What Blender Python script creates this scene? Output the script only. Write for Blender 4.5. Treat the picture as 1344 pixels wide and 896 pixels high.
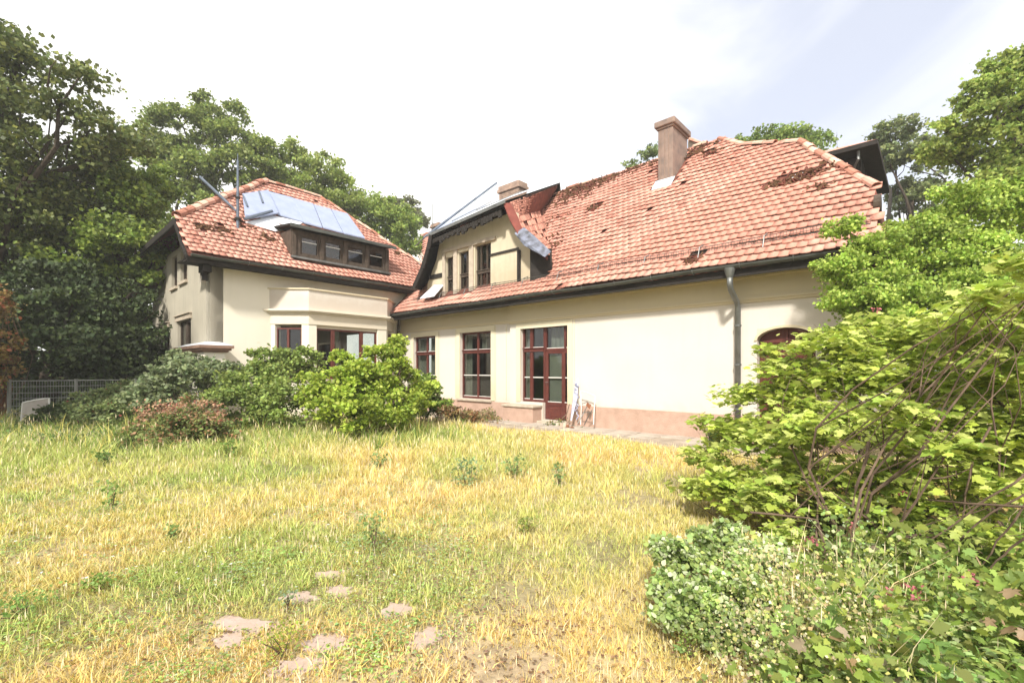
import bpy, bmesh, math, random
import numpy as np
from mathutils import Vector, Matrix
R = math.radians
random.seed(7)
rng = np.random.default_rng(7)
scene = bpy.context.scene
for o in list(bpy.data.objects): bpy.data.objects.remove(o)

# ------------------------------------------------------------------ camera, sky, sun, exposure
CAMH = 1.5
cam_d = bpy.data.cameras.new("camera"); cam = bpy.data.objects.new("camera", cam_d)
scene.collection.objects.link(cam); scene.camera = cam
cam.location = (0, 0, CAMH); cam.rotation_euler = (R(90), 0, 0)
cam_d.sensor_width = 36; cam_d.lens = 605/1344*36
cam_d.shift_y = 37/1344; cam_d.clip_start = 0.05; cam_d.clip_end = 1000

SUN_AZ, SUN_EL = math.atan2(-0.22, -0.97), R(43)     # direction TOWARDS the sun in plan: mostly behind the camera, a little left
sx, sy = math.sin(SUN_AZ)*math.cos(SUN_EL), math.cos(SUN_AZ)*math.cos(SUN_EL)
to_sun = Vector((sx, sy, math.sin(SUN_EL)))
sl = bpy.data.lights.new("sun", 'SUN'); sl.energy = 3.4; sl.angle = R(5); sl.color = (1.0, 0.95, 0.85)
so = bpy.data.objects.new("sun", sl); scene.collection.objects.link(so)
so.rotation_euler = to_sun.to_track_quat('Z', 'Y').to_euler(); so.location = (0, -10, 30)

world = bpy.data.worlds.new("World"); scene.world = world; world.use_nodes = True
wn, wl = world.node_tree.nodes, world.node_tree.links
wn.clear()
out = wn.new('ShaderNodeOutputWorld'); bg = wn.new('ShaderNodeBackground')
sky = wn.new('ShaderNodeTexSky'); sky.sky_type = 'NISHITA'; sky.sun_disc = False
sky.sun_elevation = SUN_EL; sky.sun_rotation = SUN_AZ; sky.air_density = 1.0; sky.dust_density = 2.0
tc = wn.new('ShaderNodeTexCoord'); mp = wn.new('ShaderNodeMapping')
mp.inputs['Scale'].default_value = (1.0, 1.0, 1.8); mp.inputs['Location'].default_value = (0.35, 0.1, 0.2)
nz = wn.new('ShaderNodeTexNoise'); nz.inputs['Scale'].default_value = 2.2; nz.inputs['Detail'].default_value = 7; nz.inputs['Roughness'].default_value = 0.5
nz.inputs['Distortion'].default_value = 0.4
# thin bright overcast with one hazy opening to the right of the chimney and more of them towards the east
vd = wn.new('ShaderNodeVectorMath'); vd.operation = 'DISTANCE'; vd.inputs[1].default_value = tuple(Vector((0.62, 1, 0.78)).normalized())
ad_ = wn.new('ShaderNodeMath'); ad_.operation = 'MULTIPLY_ADD'; ad_.inputs[1].default_value = 1.3
rp = wn.new('ShaderNodeMapRange'); rp.inputs['From Min'].default_value = 0.66; rp.inputs['From Max'].default_value = 1.08; rp.inputs['To Min'].default_value = 0.15; rp.interpolation_type = 'SMOOTHSTEP'
mx = wn.new('ShaderNodeMix'); mx.data_type = 'RGBA'; mx.inputs['B'].default_value = (5.1, 5.05, 4.95, 1)
mk = wn.new('ShaderNodeMix'); mk.data_type = 'RGBA'; mk.inputs['Factor'].default_value = 0.75; mk.inputs['B'].default_value = (2.4, 2.5, 2.95, 1)
wl.new(tc.outputs['Generated'], mp.inputs['Vector']); wl.new(mp.outputs[0], nz.inputs['Vector']); wl.new(tc.outputs['Generated'], vd.inputs[0])
wl.new(nz.outputs['Fac'], ad_.inputs[0]); wl.new(vd.outputs['Value'], ad_.inputs[2]); wl.new(ad_.outputs[0], rp.inputs['Value'])
wl.new(sky.outputs[0], mk.inputs['A']); wl.new(mk.outputs['Result'], mx.inputs['A']); wl.new(rp.outputs[0], mx.inputs['Factor']); wl.new(mx.outputs['Result'], bg.inputs['Color'])
bg.inputs['Strength'].default_value = 0.15
wl.new(bg.outputs[0], out.inputs[0])
scene.view_settings.view_transform = 'Standard'; scene.view_settings.look = 'None'
scene.view_settings.exposure = 1.0; scene.view_settings.gamma = 1

# ------------------------------------------------------------------ frame of the house: a runs along the long wall (away to the left), q away from the viewer across it
D1 = np.array([-0.738, 0.6748, 0.0]); D2 = np.array([0.6748, 0.738, 0.0]); UZ = np.array([0, 0, 1.0])
def W(a, q, z): return D1*a + D2*q + UZ*z
def at(px, py, t):   # a point seen in direction (px,py) of a 1344x896 view, at distance t ahead
    return np.array([(px-672)/605*t, t, CAMH+(485-py)/605*t])
def plane_hit(px, py, k, off):   # k='q': plane z = q+off ; k='a': plane z = a+off ; returns (a,q,z)
    u = (px-672)/605; m = (485-py)/605
    ra = u*D1[0]+D1[1]; rq = u*D2[0]+D2[1]
    rr = rq if k == 'q' else ra
    t = (CAMH-off)/(rr-m)
    return ra*t, rq*t, CAMH+m*t

# ------------------------------------------------------------------ materials
def mat(name, col, rough=0.8, var=0.0, vscale=4.0, col2=None, bump=0.0, bscale=60.0, attr=False, transl=0.0, spec=0.3, metal=0.0, detail=6):
    m = bpy.data.materials.new(name); m.use_nodes = True
    n, l = m.node_tree.nodes, m.node_tree.links; n.clear()
    o = n.new('ShaderNodeOutputMaterial'); p = n.new('ShaderNodeBsdfPrincipled')
    p.inputs['Roughness'].default_value = rough; p.inputs['Metallic'].default_value = metal
    p.inputs['Specular IOR Level'].default_value = spec
    t = n.new('ShaderNodeTexCoord')
    src = None
    if attr:
        at_ = n.new('ShaderNodeAttribute'); at_.attribute_name = 'col'; src = at_.outputs['Color']
    if var > 0 or col2:
        nzz = n.new('ShaderNodeTexNoise'); nzz.inputs['Scale'].default_value = vscale; nzz.inputs['Detail'].default_value = detail
        l.new(t.outputs['Object'], nzz.inputs['Vector'])
        cr = n.new('ShaderNodeMapRange'); cr.inputs['From Min'].default_value = 0.3; cr.inputs['From Max'].default_value = 0.7
        l.new(nzz.outputs['Fac'], cr.inputs['Value'])
        mm = n.new('ShaderNodeMix'); mm.data_type = 'RGBA'
        c2 = col2 if col2 else tuple(c*(1-var) for c in col)
        if src is not None:
            mul = n.new('ShaderNodeMix'); mul.data_type = 'RGBA'; mul.blend_type = 'MULTIPLY'; mul.inputs['Factor'].default_value = 1
            mm.inputs['A'].default_value = (1, 1, 1, 1); mm.inputs['B'].default_value = (1-var, 1-var, 1-var, 1)
            l.new(cr.outputs[0], mm.inputs['Factor']); l.new(src, mul.inputs['A']); l.new(mm.outputs['Result'], mul.inputs['B'])
            src = mul.outputs['Result']
        else:
            mm.inputs['A'].default_value = (*col, 1); mm.inputs['B'].default_value = (*c2, 1)
            l.new(cr.outputs[0], mm.inputs['Factor']); src = mm.outputs['Result']
    if src is not None: l.new(src, p.inputs['Base Color'])
    else: p.inputs['Base Color'].default_value = (*col, 1)
    if bump > 0:
        nb = n.new('ShaderNodeTexNoise'); nb.inputs['Scale'].default_value = bscale; nb.inputs['Detail'].default_value = 4
        l.new(t.outputs['Object'], nb.inputs['Vector'])
        b = n.new('ShaderNodeBump'); b.inputs['Strength'].default_value = bump; b.inputs['Distance'].default_value = 0.02
        l.new(nb.outputs['Fac'], b.inputs['Height']); l.new(b.outputs[0], p.inputs['Normal'])
    if transl > 0:
        tr = n.new('ShaderNodeBsdfTranslucent'); ms = n.new('ShaderNodeMixShader'); ms.inputs[0].default_value = transl
        if src is not None: l.new(src, tr.inputs['Color'])
        else: tr.inputs['Color'].default_value = (*col, 1)
        l.new(p.outputs[0], ms.inputs[1]); l.new(tr.outputs[0], ms.inputs[2]); l.new(ms.outputs[0], o.inputs[0])
    else: l.new(p.outputs[0], o.inputs[0])
    return m

def plaster(name, col, stain, amount=0.5, bscale=90):
    """painted render: vertical rain streaks, broad blotches, dirt speckle"""
    m = mat(name, col, rough=0.92, col2=stain, vscale=0.7, bump=0.35, bscale=bscale, spec=0.15)
    n, l = m.node_tree.nodes, m.node_tree.links
    p = [x for x in n if x.type == 'BSDF_PRINCIPLED'][0]
    prev = p.inputs['Base Color'].links[0].from_socket
    t = n.new('ShaderNodeTexCoord'); mpp = n.new('ShaderNodeMapping'); mpp.inputs['Scale'].default_value = (5, 5, 0.35)
    a = n.new('ShaderNodeTexNoise'); a.inputs['Scale'].default_value = 1.5; a.inputs['Detail'].default_value = 8; a.inputs['Roughness'].default_value = 0.65
    l.new(t.outputs['Object'], mpp.inputs[0]); l.new(mpp.outputs[0], a.inputs['Vector'])
    r = n.new('ShaderNodeMapRange'); r.inputs['From Min'].default_value = 0.52; r.inputs['From Max'].default_value = 0.8
    r.inputs['To Max'].default_value = amount
    l.new(a.outputs['Fac'], r.inputs['Value'])
    k = n.new('ShaderNodeMix'); k.data_type = 'RGBA'; k.inputs['B'].default_value = (*[c*0.62 for c in stain], 1)
    l.new(r.outputs[0], k.inputs['Factor']); l.new(prev, k.inputs['A'])
    # rising damp / splash dirt along the foot, ragged upper edge
    sp = n.new('ShaderNodeSeparateXYZ'); l.new(t.outputs['Object'], sp.inputs[0])
    nn = n.new('ShaderNodeTexNoise'); nn.inputs['Scale'].default_value = 3.5; nn.inputs['Detail'].default_value = 9; nn.inputs['Roughness'].default_value = 0.7; l.new(t.outputs['Object'], nn.inputs['Vector'])
    s1 = n.new('ShaderNodeMath'); s1.operation = 'MULTIPLY_ADD'; s1.inputs[1].default_value = 1.0; l.new(nn.outputs['Fac'], s1.inputs[0])
    sc = n.new('ShaderNodeMath'); sc.operation = 'MULTIPLY'; sc.inputs[1].default_value = -0.9; l.new(sp.outputs['Z'], sc.inputs[0]); l.new(sc.outputs[0], s1.inputs[2])
    r2 = n.new('ShaderNodeMapRange'); r2.inputs['From Min'].default_value = -0.18; r2.inputs['From Max'].default_value = 0.25; r2.inputs['To Max'].default_value = 0.35; l.new(s1.outputs[0], r2.inputs['Value'])
    k2 = n.new('ShaderNodeMix'); k2.data_type = 'RGBA'; k2.inputs['B'].default_value = (*[c*f for c, f in zip(stain, (0.72, 0.62, 0.52))], 1)
    l.new(r2.outputs[0], k2.inputs['Factor']); l.new(k.outputs['Result'], k2.inputs['A']); l.new(k2.outputs['Result'], p.inputs['Base Color'])
    return m

MAT = dict(
    wall=plaster('wall_plaster', (0.66, 0.61, 0.555), (0.62, 0.565, 0.50), 0.10),
    trim=plaster('trim_plaster', (0.70, 0.635, 0.48), (0.66, 0.59, 0.43), 0.12),
    wing=plaster('wing_plaster', (0.76, 0.71, 0.61), (0.72, 0.67, 0.56), 0.12),
    gable=plaster('gable_shade_plaster', (0.46, 0.42, 0.34), (0.36, 0.33, 0.27), 0.6),  # wing render in a darker tone: tree shade put into the colour
    dormerw=plaster('dormer_plaster', (0.62, 0.55, 0.42), (0.52, 0.45, 0.33), 0.4),
    stone=mat('plinth_stone', (0.50, 0.34, 0.27), 0.95, col2=(0.40, 0.27, 0.21), vscale=5, bump=0.6, bscale=40),
    sillst=mat('sill_stone', (0.52, 0.45, 0.36), 0.9, col2=(0.40, 0.33, 0.26), vscale=6, bump=0.4),
    wood=mat('red_brown_wood', (0.125, 0.035, 0.026), 0.5, col2=(0.085, 0.024, 0.02), vscale=8, bump=0.1, bscale=30),
    white=mat('white_paint', (0.72, 0.70, 0.66), 0.6, var=0.15),
    dark=mat('dark_timber', (0.016, 0.014, 0.013), 0.85, col2=(0.03, 0.024, 0.02), vscale=9, bump=0.3, bscale=40),
    dorm=mat('weathered_dormer_wood', (0.095, 0.07, 0.052), 0.8, col2=(0.05, 0.036, 0.028), vscale=9, bump=0.4, bscale=40),
    zinc=mat('aged_zinc', (0.22, 0.225, 0.22), 0.45, col2=(0.13, 0.135, 0.13), vscale=5, metal=0.5, bump=0.1),
    gutter=mat('black_gutter', (0.06, 0.065, 0.06), 0.5, col2=(0.10, 0.105, 0.095), vscale=4, metal=0.2),
    tile=mat('clay_tile', (1, 1, 1), 0.85, attr=True, var=0.22, vscale=5, bump=0.4, bscale=35, spec=0.2),
    underlay=mat('tile_bed', (0.20, 0.065, 0.045), 0.95, col2=(0.10, 0.04, 0.03), vscale=7, bump=0.4),
    moss=mat('dead_moss', (0.10, 0.055, 0.03), 1.0, col2=(0.17, 0.09, 0.045), vscale=20, bump=0.9, bscale=50),
    brick=mat('chimney_brick', (0.36, 0.25, 0.19), 0.95, col2=(0.22, 0.155, 0.125), vscale=5, bump=0.5),
    concrete=mat('chimney_render', (0.30, 0.215, 0.175), 0.95, col2=(0.17, 0.13, 0.115), vscale=3.5, bump=0.5, bscale=30),
    sheet=mat('blue_sheet', (0.24, 0.28, 0.40), 0.45, col2=(0.30, 0.34, 0.46), vscale=3, bump=0.08, bscale=5, spec=0.12),
    sheet2=mat('white_sheet', (0.62, 0.66, 0.74), 0.4, col2=(0.75, 0.77, 0.80), vscale=3, bump=0.1, bscale=6, spec=0.5),
    bluemetal=mat('blue_grey_metal', (0.15, 0.18, 0.23), 0.6, col2=(0.09, 0.11, 0.14), vscale=5, metal=0.3),
    path=mat('path_concrete', (0.47, 0.41, 0.35), 0.95, col2=(0.33, 0.28, 0.23), vscale=3, bump=0.6, bscale=30),
    slab=mat('slab_stone', (0.43, 0.33, 0.29), 0.95, col2=(0.32, 0.24, 0.17), vscale=5, bump=0.4, bscale=25),
    curtain=mat('net_curtain', (0.42, 0.41, 0.37), 0.9, var=0.3, vscale=12, transl=0.3),
    lace=mat('frosted_film', (0.40, 0.40, 0.37), 0.9, col2=(0.32, 0.32, 0.29), vscale=40, transl=0.2),
    bark=mat('bark', (0.085, 0.062, 0.045), 0.95, col2=(0.045, 0.034, 0.026), vscale=9, bump=0.8, bscale=25),
    twig=mat('twig', (0.17, 0.115, 0.08), 0.9, col2=(0.09, 0.06, 0.045), vscale=12),
    leaf=mat('leaf', (1, 1, 1), 0.5, attr=True, transl=0.38, spec=0.3),
    leafdark=mat('leaf_dark', (1, 1, 1), 0.6, attr=True, transl=0.15, spec=0.2),
    grass=mat('grass', (1, 1, 1), 0.75, attr=True, transl=0.25, spec=0.15),
    soil=mat('soil', (1, 1, 1), 1.0, attr=True, var=0.45, vscale=9, bump=1.0, bscale=18, spec=0.05, detail=10),
    room=mat('room_wall', (0.10, 0.09, 0.075), 0.95),
    wire=mat('galvanised_wire', (0.32, 0.32, 0.30), 0.5, metal=0.4, var=0.3),
    yellow=mat('lime_plastic', (0.55, 0.75, 0.05), 0.5),
    rust=mat('rusty_metal', (0.25, 0.10, 0.05), 0.8, var=0.4),
    plastic=mat('grey_plastic', (0.42, 0.39, 0.35), 0.6, col2=(0.33, 0.29, 0.26), vscale=5),
)
def glass_mat():
    m = bpy.data.materials.new('window_glass'); m.use_nodes = True
    n, l = m.node_tree.nodes, m.node_tree.links; n.clear()
    o = n.new('ShaderNodeOutputMaterial'); g = n.new('ShaderNodeBsdfGlossy'); g.inputs['Roughness'].default_value = 0.03
    t = n.new('ShaderNodeBsdfTransparent'); t.inputs['Color'].default_value = (0.72, 0.75, 0.72, 1)
    f = n.new('ShaderNodeFresnel'); f.inputs['IOR'].default_value = 1.5
    a = n.new('ShaderNodeMath'); a.operation = 'MULTIPLY_ADD'; a.inputs[1].default_value = 1.0; a.inputs[2].default_value = 0.05
    x = n.new('ShaderNodeMixShader'); l.new(f.outputs[0], a.inputs[0])
    ge = n.new('ShaderNodeNewGeometry'); iv = n.new('ShaderNodeMath'); iv.operation = 'SUBTRACT'; iv.inputs[0].default_value = 1; ml = n.new('ShaderNodeMath'); ml.operation = 'MULTIPLY'
    l.new(ge.outputs['Backfacing'], iv.inputs[1]); l.new(iv.outputs[0], ml.inputs[0]); l.new(a.outputs[0], ml.inputs[1]); l.new(ml.outputs[0], x.inputs[0])
    nb = n.new('ShaderNodeTexNoise'); nb.inputs['Scale'].default_value = 1.6; b = n.new('ShaderNodeBump'); b.inputs['Strength'].default_value = 0.12
    tcn = n.new('ShaderNodeTexCoord'); l.new(tcn.outputs['Object'], nb.inputs['Vector']); l.new(nb.outputs['Fac'], b.inputs['Height']); l.new(b.outputs[0], g.inputs['Normal'])
    l.new(t.outputs[0], x.inputs[1]); l.new(g.outputs[0], x.inputs[2]); l.new(x.outputs[0], o.inputs[0])
    return m
MAT['glass'] = glass_mat()

# ------------------------------------------------------------------ object helpers
def link(o, parent=None):
    scene.collection.objects.link(o)
    if parent is not None:
        o.parent = parent
        o.matrix_parent_inverse = parent.matrix_world_saved if False else Matrix.Identity(4)
    return o
WLOC = {}
def thing(name, label, cat, loc, group=None):
    o = bpy.data.objects.new(name, None); scene.collection.objects.link(o)
    o.empty_display_size = 0.2
    o.location = tuple(float(v) for v in loc); WLOC[o.name] = Vector(o.location)
    o['label'] = label; o['category'] = cat
    if group: o['group'] = group
    return o
def tag(o, label, cat, group=None, kind=None):
    o['label'] = label
    if cat: o['category'] = cat
    if group: o['group'] = group
    if kind: o['kind'] = kind
    return o
def root_loc(p):
    v = Vector((0, 0, 0))
    while p is not None: v = v + Vector(p.location); p = p.parent
    return v
def addobj(name, me, parent=None, origin=None):
    """mesh given in world coordinates; origin moved to 'origin' (default: the middle of its foot)"""
    o = bpy.data.objects.new(name, me); scene.collection.objects.link(o)
    n = len(me.vertices); co = np.empty(n*3, np.float32); me.vertices.foreach_get('co', co); co = co.reshape(-1, 3)
    if origin is None:
        lo, hi = co.min(0), co.max(0); origin = ((lo[0]+hi[0])/2, (lo[1]+hi[1])/2, lo[2])
    origin = np.array([float(v) for v in origin], np.float32)
    co -= origin; me.vertices.foreach_set('co', co.ravel()); me.update()
    o.location = Vector(origin.tolist()) - root_loc(parent)
    if parent is not None: o.parent = parent
    return o
class MB:
    def __init__(s): s.v = []; s.f = []; s.mi = []; s.cur = 0
    def face(s, pts):
        b = len(s.v); s.v += [tuple(float(c) for c in p) for p in pts]; s.f.append(tuple(range(b, b+len(pts)))); s.mi.append(s.cur)
    def solid(s, ring0, ring1):
        b = len(s.v); n = len(ring0)
        s.v += [tuple(float(c) for c in p) for p in list(ring0)+list(ring1)]
        s.f.append(tuple(range(b, b+n))); s.f.append(tuple(range(b+2*n-1, b+n-1, -1)))
        for i in range(n):
            j = (i+1) % n; s.f.append((b+i, b+n+i, b+n+j, b+j))
        s.mi += [s.cur]*(n+2)
    def box(s, a0, a1, q0, q1, z0, z1):
        c = [(a0, q0), (a1, q0), (a1, q1), (a0, q1)]
        s.solid([W(a, q, z0) for a, q in c], [W(a, q, z1) for a, q in c])
    def fbox(s, fr, u0, u1, n0, n1, z0, z1):
        c = [(u0, n0), (u1, n0), (u1, n1), (u0, n1)]
        s.solid([fr(u, n, z0) for u, n in c], [fr(u, n, z1) for u, n in c])
    def prism(s, plan, z0, z1):
        s.solid([W(a, q, z0) for a, q in plan], [W(a, q, z1) for a, q in plan])
    def wbox(s, x0, x1, y0, y1, z0, z1):
        c = [(x0, y0), (x1, y0), (x1, y1), (x0, y1)]
        s.solid([(x, y, z0) for x, y in c], [(x, y, z1) for x, y in c])
    def tube(s, pts, rad, n=8):
        pts = [np.array(p, float) for p in pts]; k = len(pts)
        rad = rad if hasattr(rad, '__len__') else [rad]*k
        b = len(s.v); up = None
        for i, p in enumerate(pts):
            d = pts[min(i+1, k-1)]-pts[max(i-1, 0)]; d = d/(np.linalg.norm(d)+1e-9)
            r = np.array([0, 0, 1.]) if abs(d[2]) < 0.95 else np.array([1., 0, 0])
            x = np.cross(r, d); x /= np.linalg.norm(x); y = np.cross(d, x)
            for j in range(n):
                t = 2*math.pi*j/n; s.v.append(tuple(p+rad[i]*(math.cos(t)*x+math.sin(t)*y)))
        for i in range(k-1):
            for j in range(n):
                m = (j+1) % n; s.f.append((b+i*n+j, b+i*n+m, b+(i+1)*n+m, b+(i+1)*n+j)); s.mi.append(s.cur)
        s.f.append(tuple(range(b+n-1, b-1, -1))); s.f.append(tuple(range(b+(k-1)*n, b+k*n))); s.mi += [s.cur]*2
    def build(s, name, m, parent=None, smooth=False, bevel=0.0, origin=None, fix=True, kind=None):
        me = bpy.data.meshes.new(name); me.from_pydata(s.v, [], s.f)
        for k in (m if isinstance(m, (list, tuple)) else [m]): me.materials.append(k)
        me.polygons.foreach_set('material_index', s.mi)
        if fix:
            bm = bmesh.new(); bm.from_mesh(me)
            if not smooth: bmesh.ops.remove_doubles(bm, verts=bm.verts, dist=0.0002)
            bmesh.ops.recalc_face_normals(bm, faces=bm.faces)
            bm.to_mesh(me); bm.free()
        if smooth: me.polygons.foreach_set('use_smooth', [True]*len(me.polygons))
        me.update()
        o = addobj(name, me, parent, origin)
        if bevel > 0:
            b = o.modifiers.new('bevel', 'BEVEL'); b.width = bevel; b.segments = 2; b.limit_method = 'ANGLE'; b.angle_limit = R(40)
        if kind: o['kind'] = kind
        return o
def np_mesh(name, V, F, col=None):
    """V (n,3), F (m,k) uniform polygons, col (n,3) linear colour per vertex"""
    me = bpy.data.meshes.new(name); n, (m, k) = len(V), F.shape
    me.vertices.add(n); me.vertices.foreach_set('co', np.ascontiguousarray(V, np.float32).ravel())
    me.loops.add(m*k); me.polygons.add(m)
    me.loops.foreach_set('vertex_index', np.ascontiguousarray(F, np.int32).ravel())
    me.polygons.foreach_set('loop_start', np.arange(0, m*k, k, dtype=np.int32))
    if col is not None:
        a = me.attributes.new('col', 'FLOAT_COLOR', 'POINT')
        a.data.foreach_set('color', np.concatenate([col, np.ones((n, 1))], 1).astype(np.float32).ravel())
    me.update(); me.validate()
    return me
def fr_main(q0=10.26):   return lambda u, n, z: W(u, q0-n, z)
def fr_wing(a0=15.29):   return lambda u, n, z: W(a0-n, u, z)
def fr_line(p0, p1):     # canted face from p0 to p1 in (a,q), outward to the right-hand side given by sign
    p0 = np.array(p0, float); p1 = np.array(p1, float); d = (p1-p0)/np.linalg.norm(p1-p0); nn = np.array([-d[1], d[0]])
    if nn[0] > 0: nn = -nn
    return lambda u, n, z: W(*(p0+d*u+nn*n), z)

def grid_wall(mb, fr, us, zs, n0, n1, solid):
    """clean wall with openings: us, zs break lines; solid(i,j) says which cells exist; n0 outer, n1 inner offset"""
    ni, nj = len(us)-1, len(zs)-1
    S = lambda i, j: 0 <= i < ni and 0 <= j < nj and solid((us[i]+us[i+1])/2, (zs[j]+zs[j+1])/2)
    for i in range(ni):
        for j in range(nj):
            if not S(i, j): continue
            a, b, c, d = us[i], us[i+1], zs[j], zs[j+1]
            for n in (n0, n1): mb.face([fr(a, n, c), fr(b, n, c), fr(b, n, d), fr(a, n, d)])
            if not S(i-1, j): mb.face([fr(a, n0, c), fr(a, n1, c), fr(a, n1, d), fr(a, n0, d)])
            if not S(i+1, j): mb.face([fr(b, n0, c), fr(b, n1, c), fr(b, n1, d), fr(b, n0, d)])
            if not S(i, j-1): mb.face([fr(a, n0, c), fr(a, n1, c), fr(b, n1, c), fr(b, n0, c)])
            if not S(i, j+1): mb.face([fr(a, n0, d), fr(a, n1, d), fr(b, n1, d), fr(b, n0, d)])
def walls(fr, u0, u1, z0, z1, ops, n0, n1, name, m, parent, label=None):
    us = sorted(set([u0, u1]+[v for o in ops for v in o[:2] if u0 < v < u1])); zs = sorted(set([z0, z1]+[v for o in ops for v in o[2:4] if z0 < v < z1]))
    mb = MB(); grid_wall(mb, fr, us, zs, n0, n1, lambda u, z: not any(o[0] < u < o[1] and o[2] < z < o[3] for o in ops))
    o = mb.build(name, m, parent)
    if label: o['label'] = label
    return o

def window(parent, fr, u0, u1, z0, z1, vbars, transom=None, hbars=(), nf=-0.14, fw=0.055, m=None, curtain=None, barw=0.06, slim=True, label=None, name='window', skip=None, depth=0.07):
    """frame + vertical bars (u positions) + thick transom + thin glazing bars; each pane its own sub-part"""
    m = m or MAT['wood']
    mb = MB(); e = 0.004
    mb.fbox(fr, u0+e, u0+fw, nf-depth/2, nf+depth/2, z0+e, z1-e); mb.fbox(fr, u1-fw, u1-e, nf-depth/2, nf+depth/2, z0+e, z1-e)
    mb.fbox(fr, u0+fw, u1-fw, nf-depth/2, nf+depth/2, z0+e, z0+fw+0.02); mb.fbox(fr, u0+fw, u1-fw, nf-depth/2, nf+depth/2, z1-fw, z1-e)
    zt = [z0+fw+0.02, z1-fw]
    if transom:
        mb.fbox(fr, u0+fw, u1-fw, nf-depth/2, nf+depth/2+0.035, transom-0.045, transom+0.045)
        mb.fbox(fr, u0+fw*0.5, u1-fw*0.5, nf+depth/2, nf+depth/2+0.06, transom+0.045, transom+0.075)
        spans = [(zt[0], transom-0.045), (transom+0.045 if not transom else transom+0.075, zt[1])]
    else: spans = [(zt[0], zt[1])]
    for v in vbars:
        for za, zb in spans: mb.fbox(fr, v-barw/2, v+barw/2, nf-depth/2+0.004, nf+depth/2+0.012, za, zb)
    fo = mb.build(name, m, parent, bevel=0.006)
    if label: fo['label'] = label
    edges = [u0+fw]+[x for v in vbars for x in (v-barw/2, v+barw/2)]+[u1-fw]
    wb = MB(); cnt = 0
    for i in range(0, len(edges), 2):
        for k, (za, zb) in enumerate(spans):
            hb = [h for h in hbars if za+0.03 < h < zb-0.03]
            for h in hb: wb = MB(); wb.fbox(fr, edges[i], edges[i+1], nf-0.015, nf+0.02, h-0.014, h+0.014); wb.build('glazing_bar', MAT['white'], fo)
            zz = [za]+hb+[zb]
            for c in range(len(zz)-1):
                g = MB(); g.fbox(fr, edges[i], edges[i+1], nf-0.008, nf-0.002, zz[c]+(0.014 if c else 0), zz[c+1]-(0.014 if c < len(zz)-2 else 0))
                g.build('pane', MAT['glass'], fo)
            if slim:  # pale putty line / drip at the foot of each sash
                wb = MB(); wb.fbox(fr, edges[i], edges[i+1], nf+0.002, nf+0.022, za, za+0.02); wb.build('drip_strip', MAT['white'], fo)
    if curtain:
        for (c0, c1, c2, c3, mm) in curtain:
            cb = MB(); n = max(4, int((c1-c0)/0.045))
            for i in range(n):
                x0 = c0+(c1-c0)*i/n; x1 = c0+(c1-c0)*(i+1)/n
                w0 = -0.12+0.02*math.sin(i*1.9); w1 = -0.12+0.02*math.sin((i+1)*1.9)
                cb.face([fr(x0, nf+w0, c2), fr(x1, nf+w1, c2), fr(x1, nf+w1, c3), fr(x0, nf+w0, c3)])
            cb.build('curtain', mm, fo, fix=False)
    return fo

# ------------------------------------------------------------------ noise
def _h(ix, iy, s):
    n = (ix*374761393 + iy*668265263 + s*1442695041) & 0xffffffff
    n = ((n ^ (n >> 13))*1274126177) & 0xffffffff
    return ((n ^ (n >> 16)) & 0xffff)/65535.0
def vnoise(x, y, s=0):
    x = np.asarray(x, float); y = np.asarray(y, float)
    ix = np.floor(x).astype(np.int64); iy = np.floor(y).astype(np.int64); fx = x-ix; fy = y-iy
    fx = fx*fx*(3-2*fx); fy = fy*fy*(3-2*fy)
    return (_h(ix, iy, s)*(1-fx)+_h(ix+1, iy, s)*fx)*(1-fy)+(_h(ix, iy+1, s)*(1-fx)+_h(ix+1, iy+1, s)*fx)*fy
def fbm(x, y, s=0, o=4): return sum(vnoise(np.asarray(x)*2**k, np.asarray(y)*2**k, s+k)*0.5**(k+1) for k in range(o))/(1-0.5**o)
def ground_z(x, y):
    return 0.05*(fbm(np.asarray(x)*0.6, np.asarray(y)*0.6, 3)-0.5)*np.clip((np.asarray(y)-0.3)/3, 0, 1) - 0.012
def house_q(x, y): return x*D2[0]+y*D2[1]
def house_a(x, y): return x*D1[0]+y*D1[1]

# ================================================================== THE HOUSE
house = thing('villa', 'cream plastered villa with two wings under damaged red clay tile roofs', 'house', W(8, 12, 0))
MQ, EA = 10.26, 15.29            # wall planes: main wall q, left wing front a
FM, FS = fr_main(MQ), fr_main(MQ-0.10)      # left and right (stepped forward) part of the main wall
FW = fr_wing(EA); FG = fr_main(3.9)          # wing front, wing gable side

# --- main wall
ops_l = [(13.05, 14.37, 0.55, 2.71), (10.27, 11.75, 0.55, 2.73)]
walls(FM, 9.37, 15.25, 0.0, 3.55, ops_l, 0.0, -0.34, 'wall', MAT['wall'], house)
ops_r = [(7.26, 8.12, 0.10, 2.74), (8.12, 8.95, 0.57, 2.74), (1.62, 2.62, 0.10, 2.32)]
walls(FS, 1.0, 9.37, 0.0, 3.55, ops_r, 0.0, -0.44, 'wall', MAT['wall'], house)
# right end wall and back walls (seen from the side only)
mb = MB(); mb.box(1.0, 1.34, MQ+0.35, 18.6, 0, 3.5); mb.build('wall', MAT['wall'], house)
mb = MB(); mb.box(1.0, 22, 18.601, 18.9, 0, 3.5); mb.build('wall', MAT['wall'], house)
# floors / dark interior
mb = MB(); mb.box(1.4, 15.2, MQ+0.36, 18.5, 0.42, 0.46); mb.box(1.4, 15.2, MQ+0.36, 18.5, 3.0, 3.06)
mb.box(9.6, 9.7, MQ+0.36, 14.4, 0.47, 2.99); mb.box(1.4, 15.2, 14.5, 14.6, 0.47, 2.99); mb.box(12.3, 12.4, MQ+0.36, 14.4, 0.47, 2.99)
mb.build('inner_wall', MAT['room'], house)
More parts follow.
